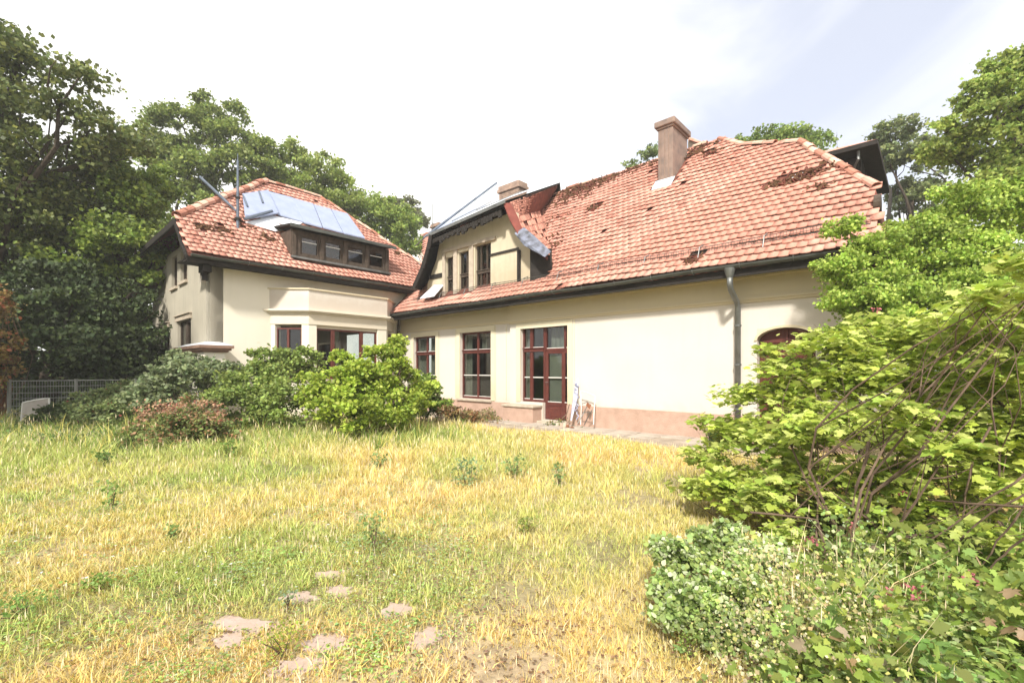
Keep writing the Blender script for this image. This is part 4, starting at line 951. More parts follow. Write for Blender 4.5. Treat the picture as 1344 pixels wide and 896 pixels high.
# ================================================================== GROUND
def pathmask(x, y):
    a, q = house_a(x, y), house_q(x, y)
    edge = 8.95+0.25*np.sin(a*1.3)+0.35*(fbm(a*0.9, q*0.9, 77)-0.5)
    return (a > 2.2) & (a < 14) & (q > edge) & (q < 10.3)
SLABS = [(318, 818, 62, 20), (392, 782, 42, 14), (446, 774, 36, 11), (424, 846, 60, 20), (518, 800, 46, 16), (556, 838, 30, 26), (392, 872, 48, 20), (428, 752, 34, 10), (300, 842, 40, 16)]
def ground_pt(px, py, z=0.0):
    t = (CAMH-z)*605/(py-485); return np.array([(px-672)/605*t, t, z])
slabc = []
for (x, y, w, h) in SLABS:
    p = ground_pt(x, y); slabc.append((p[0], p[1], w/605*p[1]*0.5, abs(ground_pt(x, y-h/2)[1]-ground_pt(x, y+h/2)[1])*0.5))
def near_slab(x, y, k=1.0):
    m = np.zeros(np.shape(x), bool)
    for cx, cy, rx, ry in slabc: m |= (((x-cx)/(rx*k))**2+((y-cy)/(ry*k))**2 < 1)
    return m
# bare / dry / green fields shared by the soil and the blades
def dryness(x, y):
    return fbm(x*0.45+3, y*0.45, 21)*0.6+fbm(x*1.7, y*1.7, 22)*0.4
def bare(x, y):
    near = np.clip((4.6-y)/2.2, 0, 1)
    b = fbm(x*1.3+5, y*1.3, 31, 5)
    return np.clip((b-0.58+0.10*near)*5, 0, 0.85)
def greenness(x, y):
    g = np.clip((fbm(x*0.5+11, y*0.6, 41)-0.50)*5, 0, 1)
    left = np.clip((-x-0.35*y+0.3)/2.0, 0, 1)*np.clip((y-3.0)/6, 0.10, 1)
    mid = np.exp(-(((x+0.55*y-0.3)/1.4)**2))*np.clip((6.5-y)/3, 0, 1)*0.35+0.25*np.clip((fbm(x*1.1, y*1.3, 44)-0.45)*5, 0, 1)
    far = np.exp(-((x+1.8)**2/6+(y-9.8)**2/1.6))
    return np.clip(g*0.42+left*0.9+mid*g+far*0.9, 0, 1)
GREEN = np.array([0.36, 0.42, 0.12]); GOLD = np.array([0.75, 0.56, 0.21]); STRAW = np.array([0.80, 0.68, 0.45]); YG = np.array([0.64, 0.56, 0.15])
def mixc(a, b, t): t = np.asarray(t)[..., None]; return a*(1-t)+b*t
# one sheet reaching the horizon: fine near the viewer, coarse beyond
xs = np.unique(np.concatenate([-np.geomspace(14.2, 255, 18), np.arange(-14, 14.01, 0.11), np.geomspace(14.2, 255, 18)]))
ys = np.unique(np.concatenate([-np.geomspace(1.1, 155, 14), np.arange(-1, 19.01, 0.11), np.geomspace(19.2, 255, 16)]))
GX, GY = np.meshgrid(xs, ys); GZ = ground_z(GX, GY)+np.where((np.abs(GX) < 14) & (GY < 19) & (GY > 0), 0.025*(fbm(GX*3, GY*3, 9)-0.5), 0)
GZ = np.where(house_q(GX, GY) > 10.1, -0.02, GZ)
for cx, cy, rx, ry in slabc: GZ = np.where(((GX-cx)/(rx*1.5+0.08))**2+((GY-cy)/(ry*1.5+0.08))**2 < 1, ground_z(cx, cy)+0.001, GZ)
V = np.stack([GX.ravel(), GY.ravel(), GZ.ravel()], 1); nx, ny = len(xs), len(ys)
idx = np.arange(nx*ny).reshape(ny, nx); F = np.stack([idx[:-1, :-1].ravel(), idx[:-1, 1:].ravel(), idx[1:, 1:].ravel(), idx[1:, :-1].ravel()], 1)
c = mixc(np.array([0.52, 0.42, 0.24]), np.array([0.42, 0.32, 0.21]), bare(V[:, 0], V[:, 1]))
c = mixc(c, np.array([0.14, 0.17, 0.05]), np.clip(greenness(V[:, 0], V[:, 1])*0.8, 0, 1))
far = (np.abs(V[:, 0]) > 14) | (V[:, 1] > 16); c[far] = np.array([0.06, 0.075, 0.03])
me = np_mesh('ground', V, F, c); me.materials.append(MAT['soil']); me.polygons.foreach_set('use_smooth', [True]*len(me.polygons))
o = addobj('ground', me, None, (0, 0, 0)); o['kind'] = 'structure'; o['label'] = 'overgrown garden ground of dry soil and straw'
# paving strip along the wall : individual worn slabs on a bed
def path_poly(a0, a1, q0, q1, z, n=1): pass
mb = MB()
pts = []
for a in np.arange(2.2, 14.01, 0.3): pts.append((a, 8.95+0.25*math.sin(a*1.3)+0.35*(float(fbm(a*0.9, 9*0.9, 77))-0.5)))
for (a0, qa), (a1, qb) in zip(pts[:-1], pts[1:]):
    mb.solid([W(a0, qa, -0.1), W(a1, qb, -0.1), W(a1, 10.17, -0.1), W(a0, 10.17, -0.1)], [W(a0, qa, 0.004), W(a1, qb, 0.004), W(a1, 10.17, 0.01), W(a0, 10.17, 0.01)])
o = mb.build('path', MAT['soil2'] if 'soil2' in MAT else mat('path_bed', (0.40, 0.33, 0.26), 1.0, col2=(0.27, 0.22, 0.17), vscale=5, bump=0.8, bscale=30)); o['kind'] = 'structure'; o['label'] = 'pale worn path strip along the long wall'
pathobj = o
k = 0
for a in np.arange(2.6, 13.6, 0.62):
    for j, q in enumerate((9.26, 9.72)):
        if random.random() < 0.10: continue
        mb = MB(); e = [random.uniform(-0.02, 0.02) for _ in range(8)]; zz = 0.022+random.uniform(0, 0.012)
        p = [(a+0.015+e[0], q+0.01+e[1]), (a+0.605+e[2], q+0.01+e[3]), (a+0.605+e[4], q+0.44+e[5]), (a+0.015+e[6], q+0.44+e[7])]
        mb.solid([W(x, y, -0.02) for x, y in p], [W(x, y, zz+random.uniform(-0.004, 0.004)) for x, y in p])
        mb.build('paving_slab', MAT['path'], pathobj, bevel=0.008)
for i, (cx, cy, rx, ry) in enumerate(slabc):
    n = 17; mb = MB(); rr = [(0.55+0.75*random.random())*1.25*(1+0.22*math.cos(4*math.pi*t/n*1.0+i)) for t in range(n)]; rot = random.uniform(-0.25, 0.25)
    ring = []
    for t in range(n):
        u_, v_ = rx*rr[t]*math.cos(2*math.pi*t/n), ry*1.1*rr[t]*math.sin(2*math.pi*t/n); ring.append((cx+u_*math.cos(rot)-v_*math.sin(rot), cy+u_*math.sin(rot)+v_*math.cos(rot)))
    gz = float(ground_z(cx, cy))
    mb.solid([(x, y, gz-0.06) for x, y in ring], [(x, y, gz+0.012) for x, y in ring])
    o = mb.build('stone_slab', MAT['slab'], bevel=0.006)
    side = ['leftmost broad', 'small pale', 'narrow upper', 'long central', 'isolated right', 'tilted lowest right', 'greyish bottom', 'faint uppermost', 'half buried left'][i]
    tag(o, side+' worn pinkish stone slab half sunk in the dry lawn', 'stone slab', 'worn stone slabs in the lawn')

# ================================================================== LEAVES
def rand_unit(n): v = rng.normal(size=(n, 3)); return v/np.linalg.norm(v, axis=1, keepdims=True)
T_SIMPLE = (np.array([(0, 0, 0), (0.5, 0.5, 0.06), (0, 1.05, 0), (-0.5, 0.5, 0.06)], float), np.array([(0, 1, 2), (0, 2, 3)]))
T_OVAL = (np.array([(0, 0, 0), (0.34, 0.22, 0.05), (0.42, 0.55, 0.06), (0, 1.1, -0.05), (-0.42, 0.55, 0.06), (-0.34, 0.22, 0.05)], float), np.array([(0, 1, 2), (0, 2, 3), (0, 3, 4), (0, 4, 5)]))
T_LOBED = (np.array([(0, 0.12, 0), (0.12, -0.04, 0.02), (0.48, 0.10, 0.0), (0.36, 0.34, 0.05), (0.66, 0.62, -0.02), (0.30, 0.62, 0.05), (0.30, 0.80, 0.02), (0, 1.12, -0.05),
                     (-0.30, 0.80, 0.02), (-0.30, 0.62, 0.05), (-0.66, 0.62, -0.02), (-0.36, 0.34, 0.05), (-0.48, 0.10, 0), (-0.12, -0.04, 0.02)], float),
           np.array([(0, 1, 2), (0, 2, 3), (0, 3, 4), (0, 4, 5), (0, 5, 6), (0, 6, 7), (0, 7, 8), (0, 8, 9), (0, 9, 10), (0, 10, 11), (0, 11, 12), (0, 12, 13)]))
def leaf_frames(n, up=0.6):
    nz = rand_unit(n)*(1-up)+np.array([0, 0, 1.0])*up+0.0; nz /= np.linalg.norm(nz, axis=1, keepdims=True)
    d = rand_unit(n); y = d-nz*np.sum(d*nz, 1, keepdims=True); y /= np.linalg.norm(y, axis=1, keepdims=True)+1e-9
    return np.cross(y, nz), y, nz
def leaf_mesh(name, P, size, col, tpl, up=0.5, m='leaf', parent=None, kind='stuff', smooth=False, fr=None):
    n = len(P); tv_, tf_ = tpl; X, Y, Z = fr if fr else leaf_frames(n, up); s = np.asarray(size).reshape(-1, 1, 1)*np.ones((n, 1, 1))
    V = P[:, None]+s*(tv_[None, :, 0:1]*X[:, None]+tv_[None, :, 1:2]*Y[:, None]+tv_[None, :, 2:3]*Z[:, None])
    F = tf_[None]+(np.arange(n)*len(tv_))[:, None, None]
    me = np_mesh(name, V.reshape(-1, 3), F.reshape(-1, 3), np.repeat(col, len(tv_), 0)); me.materials.append(MAT[m])
    o = addobj(name, me, parent)
    if kind: o['kind'] = kind
    return o
def colours(n, base, var=0.3, alt=None, altp=0.15):
    c = np.repeat(np.array(base, float)[None], n, 0)*(1+var*(rng.random((n, 1))-0.5)*2)
    c[:, 0] *= 1+0.25*(rng.random(n)-0.5); c[:, 2] *= 1+0.3*(rng.random(n)-0.5)
    if alt is not None:
        k = rng.random(n) < altp; c[k] = np.array(alt)*(0.8+0.4*rng.random((k.sum(), 1)))
    return np.clip(c, 0.003, 0.9)
def clump_points(blobs, n, sub=26, subr=0.30, flat=0.55, shell=0.62):
    """blobs: (centre, (rx,ry,rz)); leafy sub-clumps sit near each blob's skin, leaves inside each sub-clump -> ragged outline with gaps"""
    P = []; G = []
    vol = np.array([(b[1][0]*b[1][1]*b[1][2])**(2/3) for b in blobs]); w = vol/vol.sum()
    for b, wi in zip(blobs, w):
        c, r = np.array(b[0], float), np.array(b[1], float); k = max(6, int(sub)); m = max(4, int(n*wi/k))
        d = rand_unit(k); rad = shell+(1.0-shell)*rng.random((k, 1))+rng.normal(0, 0.06, (k, 1)); sc = c+d*rad*r
        sr = subr*r.mean()*(0.6+0.8*rng.random(k))
        tone = rng.normal(0, 1, k)
        for j in range(k):
            q = rng.normal(size=(m, 3))*0.5; q[:, 2] *= flat; P.append(sc[j]+q*sr[j]); G.append(np.full(m, tone[j]))
    return np.concatenate(P), np.concatenate(G)
def limb(mb, p0, p1, r0, r1, bend=0.12, n=6, sides=7):
    p0, p1 = np.array(p0, float), np.array(p1, float); L = np.linalg.norm(p1-p0); off = np.array([random.gauss(0, 1), random.gauss(0, 1), random.gauss(0, 0.5)])*L*bend
    pts = [p0*(1-t)+p1*t+off*math.sin(math.pi*t)+np.array([random.gauss(0, 1), random.gauss(0, 1), 0])*L*0.012*(0 < t < 1) for t in np.linspace(0, 1, n)]
    mb.tube(pts, [r0+(r1-r0)*t for t in np.linspace(0, 1, n)], sides); return pts
def tree(label, foot, blobs, n, lsize, base, var=0.3, alt=None, altp=0.15, tr=0.25, up=0.35, m='leaf', tpl=T_SIMPLE, sub=26, subr=0.30, shell=0.6, group=None, name='broadleaf_tree', cat='tree', flat=0.55, tone=0.16, twigs=3, trunk=True):
    root = thing(name, label, cat, foot, group); foot = np.array(foot, float)
    P, G = clump_points(blobs, n, sub, subr, flat, shell)
    keep = P[:, 2] > 0.05; P, G = P[keep], G[keep]
    c = colours(len(P), base, var, alt, altp)*(1+tone*G[:, None]).clip(0.5, 1.6)
    leaf_mesh('crown', P, lsize*(0.7+0.6*rng.random(len(P))), c, tpl, up, m, root)
    mb = MB(); zt = max(b[0][2] for b in blobs); cen = np.mean([b[0] for b in blobs], 0)
    top = np.array([cen[0]*0.7+foot[0]*0.3, cen[1]*0.7+foot[1]*0.3, foot[2]+(zt-foot[2])*0.75])
    tp = limb(mb, foot-UZ*0.1, top, tr, tr*0.35, 0.05, 8, 9)
    mb.build('trunk', MAT['bark'], root, smooth=True)
    mb = MB()
    for b in blobs:
        s = tp[random.randint(2, 6)]; lp = limb(mb, s, b[0], tr*0.38, tr*0.08, 0.10, 6, 6)
        for _ in range(twigs):
            d = np.array([random.gauss(0, 1) for _ in range(3)]); d /= np.linalg.norm(d); limb(mb, lp[random.randint(2, 5)], np.array(b[0])+d*np.array(b[1])*0.85, tr*0.12, tr*0.02, 0.1, 4, 4)
    o = mb.build('limbs', MAT['bark'], root, smooth=True, kind='stuff')
    return root
def B(px, py, t, wpx, hpx, depth=None):    # blob: pixel centre, distance, half width and half height in pixels
    return (tuple(at(px, py, t)), (wpx/605*t, depth if depth else wpx/605*t, hpx/605*t))
DG, MG, LG = (0.055, 0.078, 0.022), (0.085, 0.125, 0.028), (0.16, 0.23, 0.03)

# left: big tree with spreading branches, in front of the dense wood
p = at(40, 560, 15.5)
tree('tallest dark tree with spreading branches at the upper left edge', (p[0]-2.2, p[1]+1, 0), [B(-60, 100, 15, 90, 70), B(-5, 48, 15, 34, 22), B(30, 80, 15, 55, 28), B(105, 100, 14.6, 42, 14), B(0, 150, 15.3, 70, 32), B(90, 150, 15, 50, 18), B(150, 185, 15.4, 55, 20),
     B(30, 215, 15.5, 95, 34), B(-80, 250, 15, 90, 70), B(60, 290, 16, 75, 45), B(-20, 330, 16, 80, 50)], 34000, 0.13, (0.145, 0.18, 0.055), alt=(0.26, 0.28, 0.07), altp=0.12, tr=0.34, shell=0.35, sub=30, subr=0.34, flat=0.45)
tree('broad mid green tree spilling towards the left wing roof', tuple(at(150, 600, 17.5)*np.array([1, 1, 0])), [B(150, 225, 17.5, 55, 32), B(190, 260, 17, 42, 32), B(110, 270, 17.5, 60, 40), B(175, 310, 16.6, 52, 34), B(100, 330, 17, 60, 40), B(200, 345, 17, 30, 30), B(140, 370, 17.5, 60, 30)], 36000, 0.13, (0.18, 0.25, 0.05), alt=(0.32, 0.40, 0.07), altp=0.2, tr=0.3, shell=0.45)
tree('dark dense yew behind the wire fence', tuple(at(60, 560, 14.8)*np.array([1, 1, 0])), [B(30, 505, 15.2, 60, 26), B(120, 505, 15.4, 60, 24), B(195, 490, 16.2, 40, 30), B(20, 400, 14.8, 70, 60), B(95, 400, 15, 62, 65), B(60, 460, 14.6, 90, 45), B(140, 460, 15.4, 55, 45), B(-60, 450, 14.5, 80, 60), B(180, 430, 16.3, 34, 60)], 42000, 0.12, (0.06, 0.085, 0.035), alt=(0.10, 0.14, 0.045), altp=0.15, m='leafdark', tr=0.28, shell=0.5, sub=34, name='yew_tree', twigs=1)
tree('yellow green sunlit tree glimpsed between yew and gable wall', tuple(at(185, 600, 25)*np.array([1, 1, 0])), [B(170, 390, 25, 40, 50), B(190, 430, 25, 30, 40), B(150, 350, 26, 40, 30), B(120, 430, 26, 60, 50)], 14000, 0.2, (0.11, 0.17, 0.022), tr=0.25)
# behind the left wing
tree('tallest rounded tree behind the left wing roof', tuple(at(270, 600, 27)*np.array([1, 1, 0])), [B(240, 165, 27, 42, 26), B(285, 155, 27.5, 40, 24), B(310, 190, 27, 40, 28), B(205, 200, 27, 40, 30), B(255, 215, 26, 60, 35), B(320, 225, 27, 45, 30), B(190, 250, 26, 35, 35), B(345, 200, 28, 26, 18), B(250, 290, 25, 60, 45)], 46000, 0.15, (0.20, 0.26, 0.065), alt=(0.32, 0.37, 0.09), altp=0.2, tr=0.38, shell=0.55, subr=0.27)
tree('lighter open tree just right of the tallest one', tuple(at(420, 600, 29)*np.array([1, 1, 0])), [B(385, 205, 29, 30, 18), B(425, 225, 29, 34, 20), B(400, 250, 29, 40, 24), B(450, 245, 29.5, 26, 18), B(450, 275, 29, 34, 22), B(370, 240, 29, 30, 30)], 20000, 0.15, (0.26, 0.33, 0.08), alt=(0.36, 0.41, 0.12), altp=0.2, tr=0.3, shell=0.4, subr=0.27)
tree('bright green tree showing over the dip between the roofs', tuple(at(505, 600, 31)*np.array([1, 1, 0])), [B(485, 275, 31, 36, 22), B(520, 290, 31, 34, 22), B(500, 310, 31, 50, 26), B(455, 300, 31, 40, 26), B(540, 315, 31, 26, 18)], 18000, 0.16, (0.30, 0.39, 0.09), tr=0.28, shell=0.4)
tree('small greyish tree crown beyond the bright one', tuple(at(535, 600, 38)*np.array([1, 1, 0])), [B(535, 272, 38, 20, 12), B(545, 290, 38, 20, 14), B(515, 268, 38, 16, 8), B(560, 330, 38, 20, 22)], 7000, 0.18, (0.20, 0.21, 0.11), tr=0.25, shell=0.4)
# behind the main ridge
tree('sparse treetop showing left of the grey chimney', tuple(at(845, 600, 26)*np.array([1, 1, 0])), [B(852, 200, 26, 16, 10), B(828, 218, 26, 14, 7), B(880, 215, 26, 20, 14), B(850, 260, 26, 40, 30)], 6000, 0.12, (0.22, 0.28, 0.10), tr=0.2, shell=0.3)
tree('wide low treetop showing over the main ridge', tuple(at(1020, 600, 24)*np.array([1, 1, 0])), [B(965, 190, 24, 18, 8), B(1005, 182, 24, 30, 9), B(1045, 178, 24, 32, 10), B(1078, 180, 24, 20, 7), B(1020, 210, 24, 60, 18), B(1000, 260, 24, 70, 30)], 18000, 0.13, (0.21, 0.29, 0.07), tr=0.25, shell=0.35)
tree('greyish airy tree beyond the black rear dormer', tuple(at(1200, 600, 23)*np.array([1, 1, 0])), [B(1175, 175, 23, 34, 18), B(1200, 205, 23, 34, 24), B(1165, 205, 23, 22, 18), B(1215, 250, 23, 30, 26), B(1185, 260, 24, 26, 26), B(1230, 300, 23, 50, 40)], 18000, 0.13, (0.21, 0.25, 0.10), tr=0.25, shell=0.35, subr=0.26)
# right: large tree at the edge, mid bright tree in front of the gable end
tree('large tree at the upper right edge, leaning over the house', tuple(at(1400, 600, 13)*np.array([1, 1, 0])), [B(1325, 90, 13, 42, 22), B(1290, 125, 13, 36, 20), B(1340, 140, 12.6, 50, 34), B(1270, 165, 13, 42, 18), B(1310, 190, 13, 60, 26), B(1245, 200, 13.4, 34, 18), B(1400, 110, 13, 50, 60), B(1345, 230, 12.6, 60, 30), B(1400, 240, 12, 60, 60)], 46000, 0.095, (0.28, 0.37, 0.08), alt=(0.40, 0.46, 0.12), altp=0.22, tr=0.26, shell=0.45, subr=0.28)
tree('bright green young tree in front of the right gable end', tuple(at(1240, 600, 7.4)*np.array([1, 1, 0])), [B(1270, 265, 7.6, 60, 26), B(1200, 300, 7.4, 50, 26), B(1150, 325, 7.2, 40, 24), B(1320, 280, 7.4, 60, 34), B(1250, 340, 7.2, 70, 36), B(1160, 370, 7, 60, 26), B(1115, 395, 6.9, 42, 18), B(1095, 350, 7.1, 32, 20),
     B(1200, 400, 6.8, 80, 34), B(1300, 380, 7, 80, 44), B(1140, 430, 6.7, 50, 22), B(1240, 450, 6.8, 90, 40), B(1340, 450, 7, 70, 60), B(1105, 300, 7.4, 26, 12)], 90000, 0.046, (0.31, 0.43, 0.075), alt=(0.46, 0.55, 0.13), altp=0.22, tr=0.07, shell=0.45, subr=0.27, sub=34)
# woodland beyond the fence and behind the house, closing the horizon
for i, (px, t, h, w) in enumerate(((-260, 22, 12, 5), (-120, 27, 14, 6), (30, 27, 13, 6), (700, 44, 9, 6), (850, 44, 10, 7), (1420, 22, 9, 5), (1560, 16, 9, 5), (1700, 12, 8, 4))):
    f = at(px, 485, t)*np.array([1, 1, 0])
    lab = ['far left woodland tree outside the fence, darkest', 'second dark woodland tree beyond the fence', 'dark tree filling the gap behind the yew', 'distant tree hidden behind the ridge', 'distant tree hidden behind the right roof', 'tree beyond the right edge tree', 'outer right garden tree', 'nearest outer right garden tree'][i]
    tree(lab, tuple(f), [((f[0]+random.uniform(-1, 1)*w*0.5, f[1]+random.uniform(-1, 1)*w*0.4, h*k), (w*0.62, w*0.62, h*0.2)) for k in (0.2, 0.4, 0.58, 0.75, 0.85)], 9000, 0.24, (0.06, 0.085, 0.026) if px < 500 else (0.11, 0.16, 0.035), tr=0.3)
# trees standing left of the viewer: they shade the gable side and the wood's edge
for i, (x, y, h, w) in enumerate(((-14.5, 4.5, 12, 3.6), (-24, 12, 12, 3.5), (-19.0, -2.5, 10, 3.0))):
    tree(['tall garden tree outside the left edge, nearest the fence', 'tall garden tree outside the left edge, by the wood', 'tall garden tree at the left behind the viewer'][i], (x, y, 0), [((x+random.uniform(-1, 1)*w*0.4, y+random.uniform(-1, 1)*w*0.4, h*k), (w*0.7, w*0.7, h*0.17)) for k in (0.42, 0.55, 0.7, 0.85)], 9000, 0.25, DG, tr=0.3)

# ================================================================== SHRUBS
def shrub(label, foot, blobs, n, lsize, base, stems=14, name='shrub', cat='shrub', tpl=T_OVAL, stemm='twig', m='leaf', r=0.014, **kw):
    root = thing(name, label, cat, foot, kw.pop('group', None)); foot = np.array(foot, float)
    P, G = clump_points(blobs, n, kw.get('sub', 30), kw.get('subr', 0.3), kw.get('flat', 0.6), kw.get('shell', 0.5))
    k = P[:, 2] > 0.03; P, G = P[k], G[k]; tone = kw.get('tone', 0.14)
    c = colours(len(P), base, kw.get('var', 0.3), kw.get('alt'), kw.get('altp', 0.15))*(1+tone*G[:, None]).clip(0.5, 1.5)
    o = leaf_mesh('foliage', P, lsize*(0.6+0.7*rng.random(len(P))), c, tpl, kw.get('up', 0.5), m, root)
    mb = MB()
    for _ in range(stems):
        b = blobs[random.randrange(len(blobs))]; d = rand_unit(1)[0]; e = np.array(b[0])+d*np.array(b[1])*0.8; e[2] = max(e[2], 0.2)
        s = foot+np.array([random.gauss(0, 1)*b[1][0]*0.25, random.gauss(0, 1)*b[1][1]*0.25, -0.03]); lp = limb(mb, s, e, r, r*0.35, 0.10, 6, 5)
        for _ in range(2): limb(mb, lp[random.randint(1, 4)], e+rand_unit(1)[0]*np.array(b[1])*0.6, r*0.5, r*0.2, 0.1, 4, 4)
    mb.build('stems', MAT[stemm], root, kind='stuff')
    return root
def gp(px, t): return (float((px-672)/605*t), float(t), 0.0)
shrub('bright yellow green bush in the middle, before the bay window', gp(470, 10.2), [B(430, 505, 10.2, 30, 26), B(465, 512, 10.3, 40, 26), B(500, 505, 10.5, 34, 28), B(470, 490, 10.2, 34, 26), B(515, 475, 10.6, 22, 30), B(470, 535, 9.9, 56, 28), B(520, 535, 10.2, 34, 28), B(522, 452, 10.7, 12, 14), B(425, 535, 10, 26, 24), B(548, 525, 10.9, 20, 20), B(450, 468, 10.2, 16, 9), B(490, 460, 10.4, 14, 9), B(405, 520, 10, 14, 12), B(565, 505, 11, 10, 8), B(540, 490, 10.8, 12, 10)], 26000, 0.075, (0.33, 0.43, 0.06), alt=(0.47, 0.54, 0.11), altp=0.2)
shrub('dark leafy bush left of the bright bush, below the bay', gp(345, 11.2), [B(330, 505, 11.2, 40, 36), B(370, 490, 11.6, 36, 34), B(395, 475, 12, 26, 20), B(310, 530, 10.6, 44, 28), B(375, 530, 10.6, 44, 34), B(345, 470, 11.8, 20, 14)], 19000, 0.07, (0.27, 0.35, 0.09), alt=(0.16, 0.2, 0.05), altp=0.15)
shrub('small bush against the wall below the leftmost main window', gp(560, 13), [B(555, 520, 13, 26, 24), B(578, 532, 13.2, 16, 14), B(540, 535, 12.6, 26, 16), B(560, 500, 13.2, 10, 12)], 7000, 0.08, (0.22, 0.31, 0.06), stems=8)
shrub('grey green elder bush at the foot of the corner pier', gp(240, 11.6), [B(215, 500, 11.6, 26, 20), B(250, 485, 11.8, 34, 22), B(275, 500, 11.8, 30, 20), B(235, 470, 12, 18, 10), B(300, 490, 12, 22, 16), B(200, 520, 11.4, 40, 18)], 12000, 0.08, (0.22, 0.27, 0.13), alt=(0.3, 0.34, 0.2), altp=0.15)
r_ = shrub('sprawling bush with reddish orange leaf tips at mid left', gp(240, 9.0), [B(215, 565, 9.2, 40, 30), B(255, 560, 9.2, 44, 34), B(285, 570, 9, 28, 24), B(235, 590, 8.7, 56, 22), B(190, 585, 8.8, 26, 18)], 17000, 0.055, (0.20, 0.25, 0.08), alt=(0.42, 0.24, 0.13), altp=0.25)
P, G = clump_points([B(225, 535, 9.2, 40, 8), B(260, 535, 9.2, 36, 10), B(285, 550, 9, 24, 12), B(205, 548, 9.1, 24, 8)], 3600, 26, 0.3)
leaf_mesh('red_tips', P[::3], 0.042, colours(len(P[::3]), (0.48, 0.30, 0.19), 0.35, (0.45, 0.14, 0.12), 0.12), T_OVAL, 0.5, 'leaf', r_)
shrub('pale green mound of shrubs beside the red tipped bush and fence', gp(140, 11.8), [B(130, 525, 11.8, 30, 18), B(165, 520, 12, 30, 22), B(150, 540, 11.3, 44, 16), B(190, 530, 11.6, 24, 18)], 11000, 0.065, (0.21, 0.26, 0.10), alt=(0.3, 0.06, 0.06), altp=0.02)
shrub('low dark shrub at the fence foot, right of the grey board', gp(85, 11.9), [B(80, 540, 11.9, 24, 14), B(100, 548, 11.6, 28, 12), B(60, 552, 11.4, 20, 9)], 5000, 0.07, (0.07, 0.10, 0.03), stems=6)
shrub('orange and red leaved bush cut by the left edge', gp(-18, 12.6), [B(-20, 400, 12.6, 26, 34), B(-14, 450, 12.4, 30, 26), B(-25, 490, 12.3, 36, 30), B(5, 395, 12.4, 9, 14)], 7000, 0.08, (0.32, 0.24, 0.09), alt=(0.36, 0.13, 0.07), altp=0.2, name='red_leaved_bush')
shrub('young sapling cluster right of the bright bush', gp(585, 12.6), [B(590, 540, 12.8, 18, 8), B(615, 545, 12.8, 14, 6)], 1500, 0.06, (0.25, 0.2, 0.08), alt=(0.3, 0.16, 0.08), altp=0.4, stems=10)
# pale herb mound at lower right
shrub('mound of pale green leafy herbs at the front edge of the right thicket', gp(930, 2.75), [B(890, 730, 2.85, 34, 22), B(945, 715, 3.0, 40, 22), B(905, 790, 2.6, 50, 30), B(975, 780, 2.65, 50, 36), B(872, 765, 2.8, 24, 20), B(950, 825, 2.5, 44, 18), B(1000, 730, 3.0, 34, 26), B(870, 715, 3.0, 18, 10), B(960, 690, 3.1, 18, 10), B(920, 700, 3, 16, 8), B(1010, 820, 2.5, 30, 20)], 17000, 0.030, (0.33, 0.43, 0.14), alt=(0.58, 0.63, 0.40), altp=0.22, stems=40, r=0.003, name='herb_clump', cat='herb clump', tpl=T_OVAL, subr=0.42, sub=22, shell=0.35)
# the tall tuft of ornamental grass by the downpipe
tuft = []
mb = MB(); c = at(942, 562, 8.2)*np.array([1, 1, 0])
for _ in range(420):
    th = random.random()*6.283; L = random.uniform(0.35, 0.62); o_ = random.uniform(0.02, 0.36); b = c+np.array([math.cos(th), math.sin(th), 0])*random.random()*0.10
    m1 = b+np.array([math.cos(th)*o_*0.35, math.sin(th)*o_*0.35, L*0.65]); e = b+np.array([math.cos(th)*o_, math.sin(th)*o_, L*random.uniform(0.7, 1.0)]); w = np.array([-math.sin(th), math.cos(th), 0])*0.006
    mb.face([b-w, b+w, m1+w, m1-w]); mb.face([m1-w, m1+w, e])
mb_o = mb.build('grass_tuft', mat('tuft_green', (0.13, 0.21, 0.06), 0.7, var=0.3, transl=0.2), fix=False)
tag(mb_o, 'rounded tuft of dark green ornamental grass by the tall downpipe', 'grass tuft')

# ---------------- the big near thicket on the right: canopy leaves, bare stems, hollow inside
th_loc = gp(1180, 4.4)
vib = thing('viburnum_thicket', 'large near thicket with lobed yellow green leaves filling the lower right', 'shrub', th_loc)
blobs = [B(1000, 520, 5.2, 60, 22), B(960, 560, 5.2, 50, 22), B(1060, 500, 5, 70, 34), B(1010, 570, 4.9, 80, 26), B(930, 600, 5.0, 34, 18), B(960, 630, 4.6, 50, 20), B(1100, 460, 4.8, 60, 28), B(1150, 500, 4.6, 90, 44), B(1100, 560, 4.4, 90, 34), B(1200, 440, 4.6, 80, 34),
         B(1250, 500, 4.2, 90, 50), B(1200, 570, 4.0, 90, 36), B(1290, 430, 3.9, 70, 34), B(1330, 400, 3.4, 60, 34), B(1340, 480, 3.5, 80, 50), B(1300, 560, 3.7, 80, 40), B(1050, 620, 4.2, 70, 22), B(1150, 620, 4.0, 70, 20), B(1380, 560, 3.6, 70, 50), B(1250, 620, 3.9, 70, 24), B(950, 640, 4.4, 40, 30), B(1010, 660, 4.0, 50, 24), B(1120, 665, 3.8, 60, 22), B(1220, 665, 3.7, 60, 20), B(1310, 640, 3.4, 50, 26), B(905, 640, 4.8, 26, 18), B(1180, 540, 3.3, 40, 26), B(1260, 590, 3.0, 40, 20), B(1060, 560, 3.9, 40, 24), B(1330, 350, 3.2, 30, 22), B(1300, 390, 2.8, 34, 16), B(1290, 700, 3.2, 40, 18), B(1030, 700, 3.5, 34, 18), B(1345, 600, 3.6, 50, 30), B(1340, 560, 5.0, 60, 40), B(1320, 620, 5.2, 60, 26), B(1030, 478, 5.2, 26, 12), B(1010, 460, 5.4, 18, 8)]
P, G = clump_points(blobs, 25000, 30, 0.42, 0.42, 0.2)
ysz = 0.066*(0.35+1.1*rng.random(len(P))**1.3)
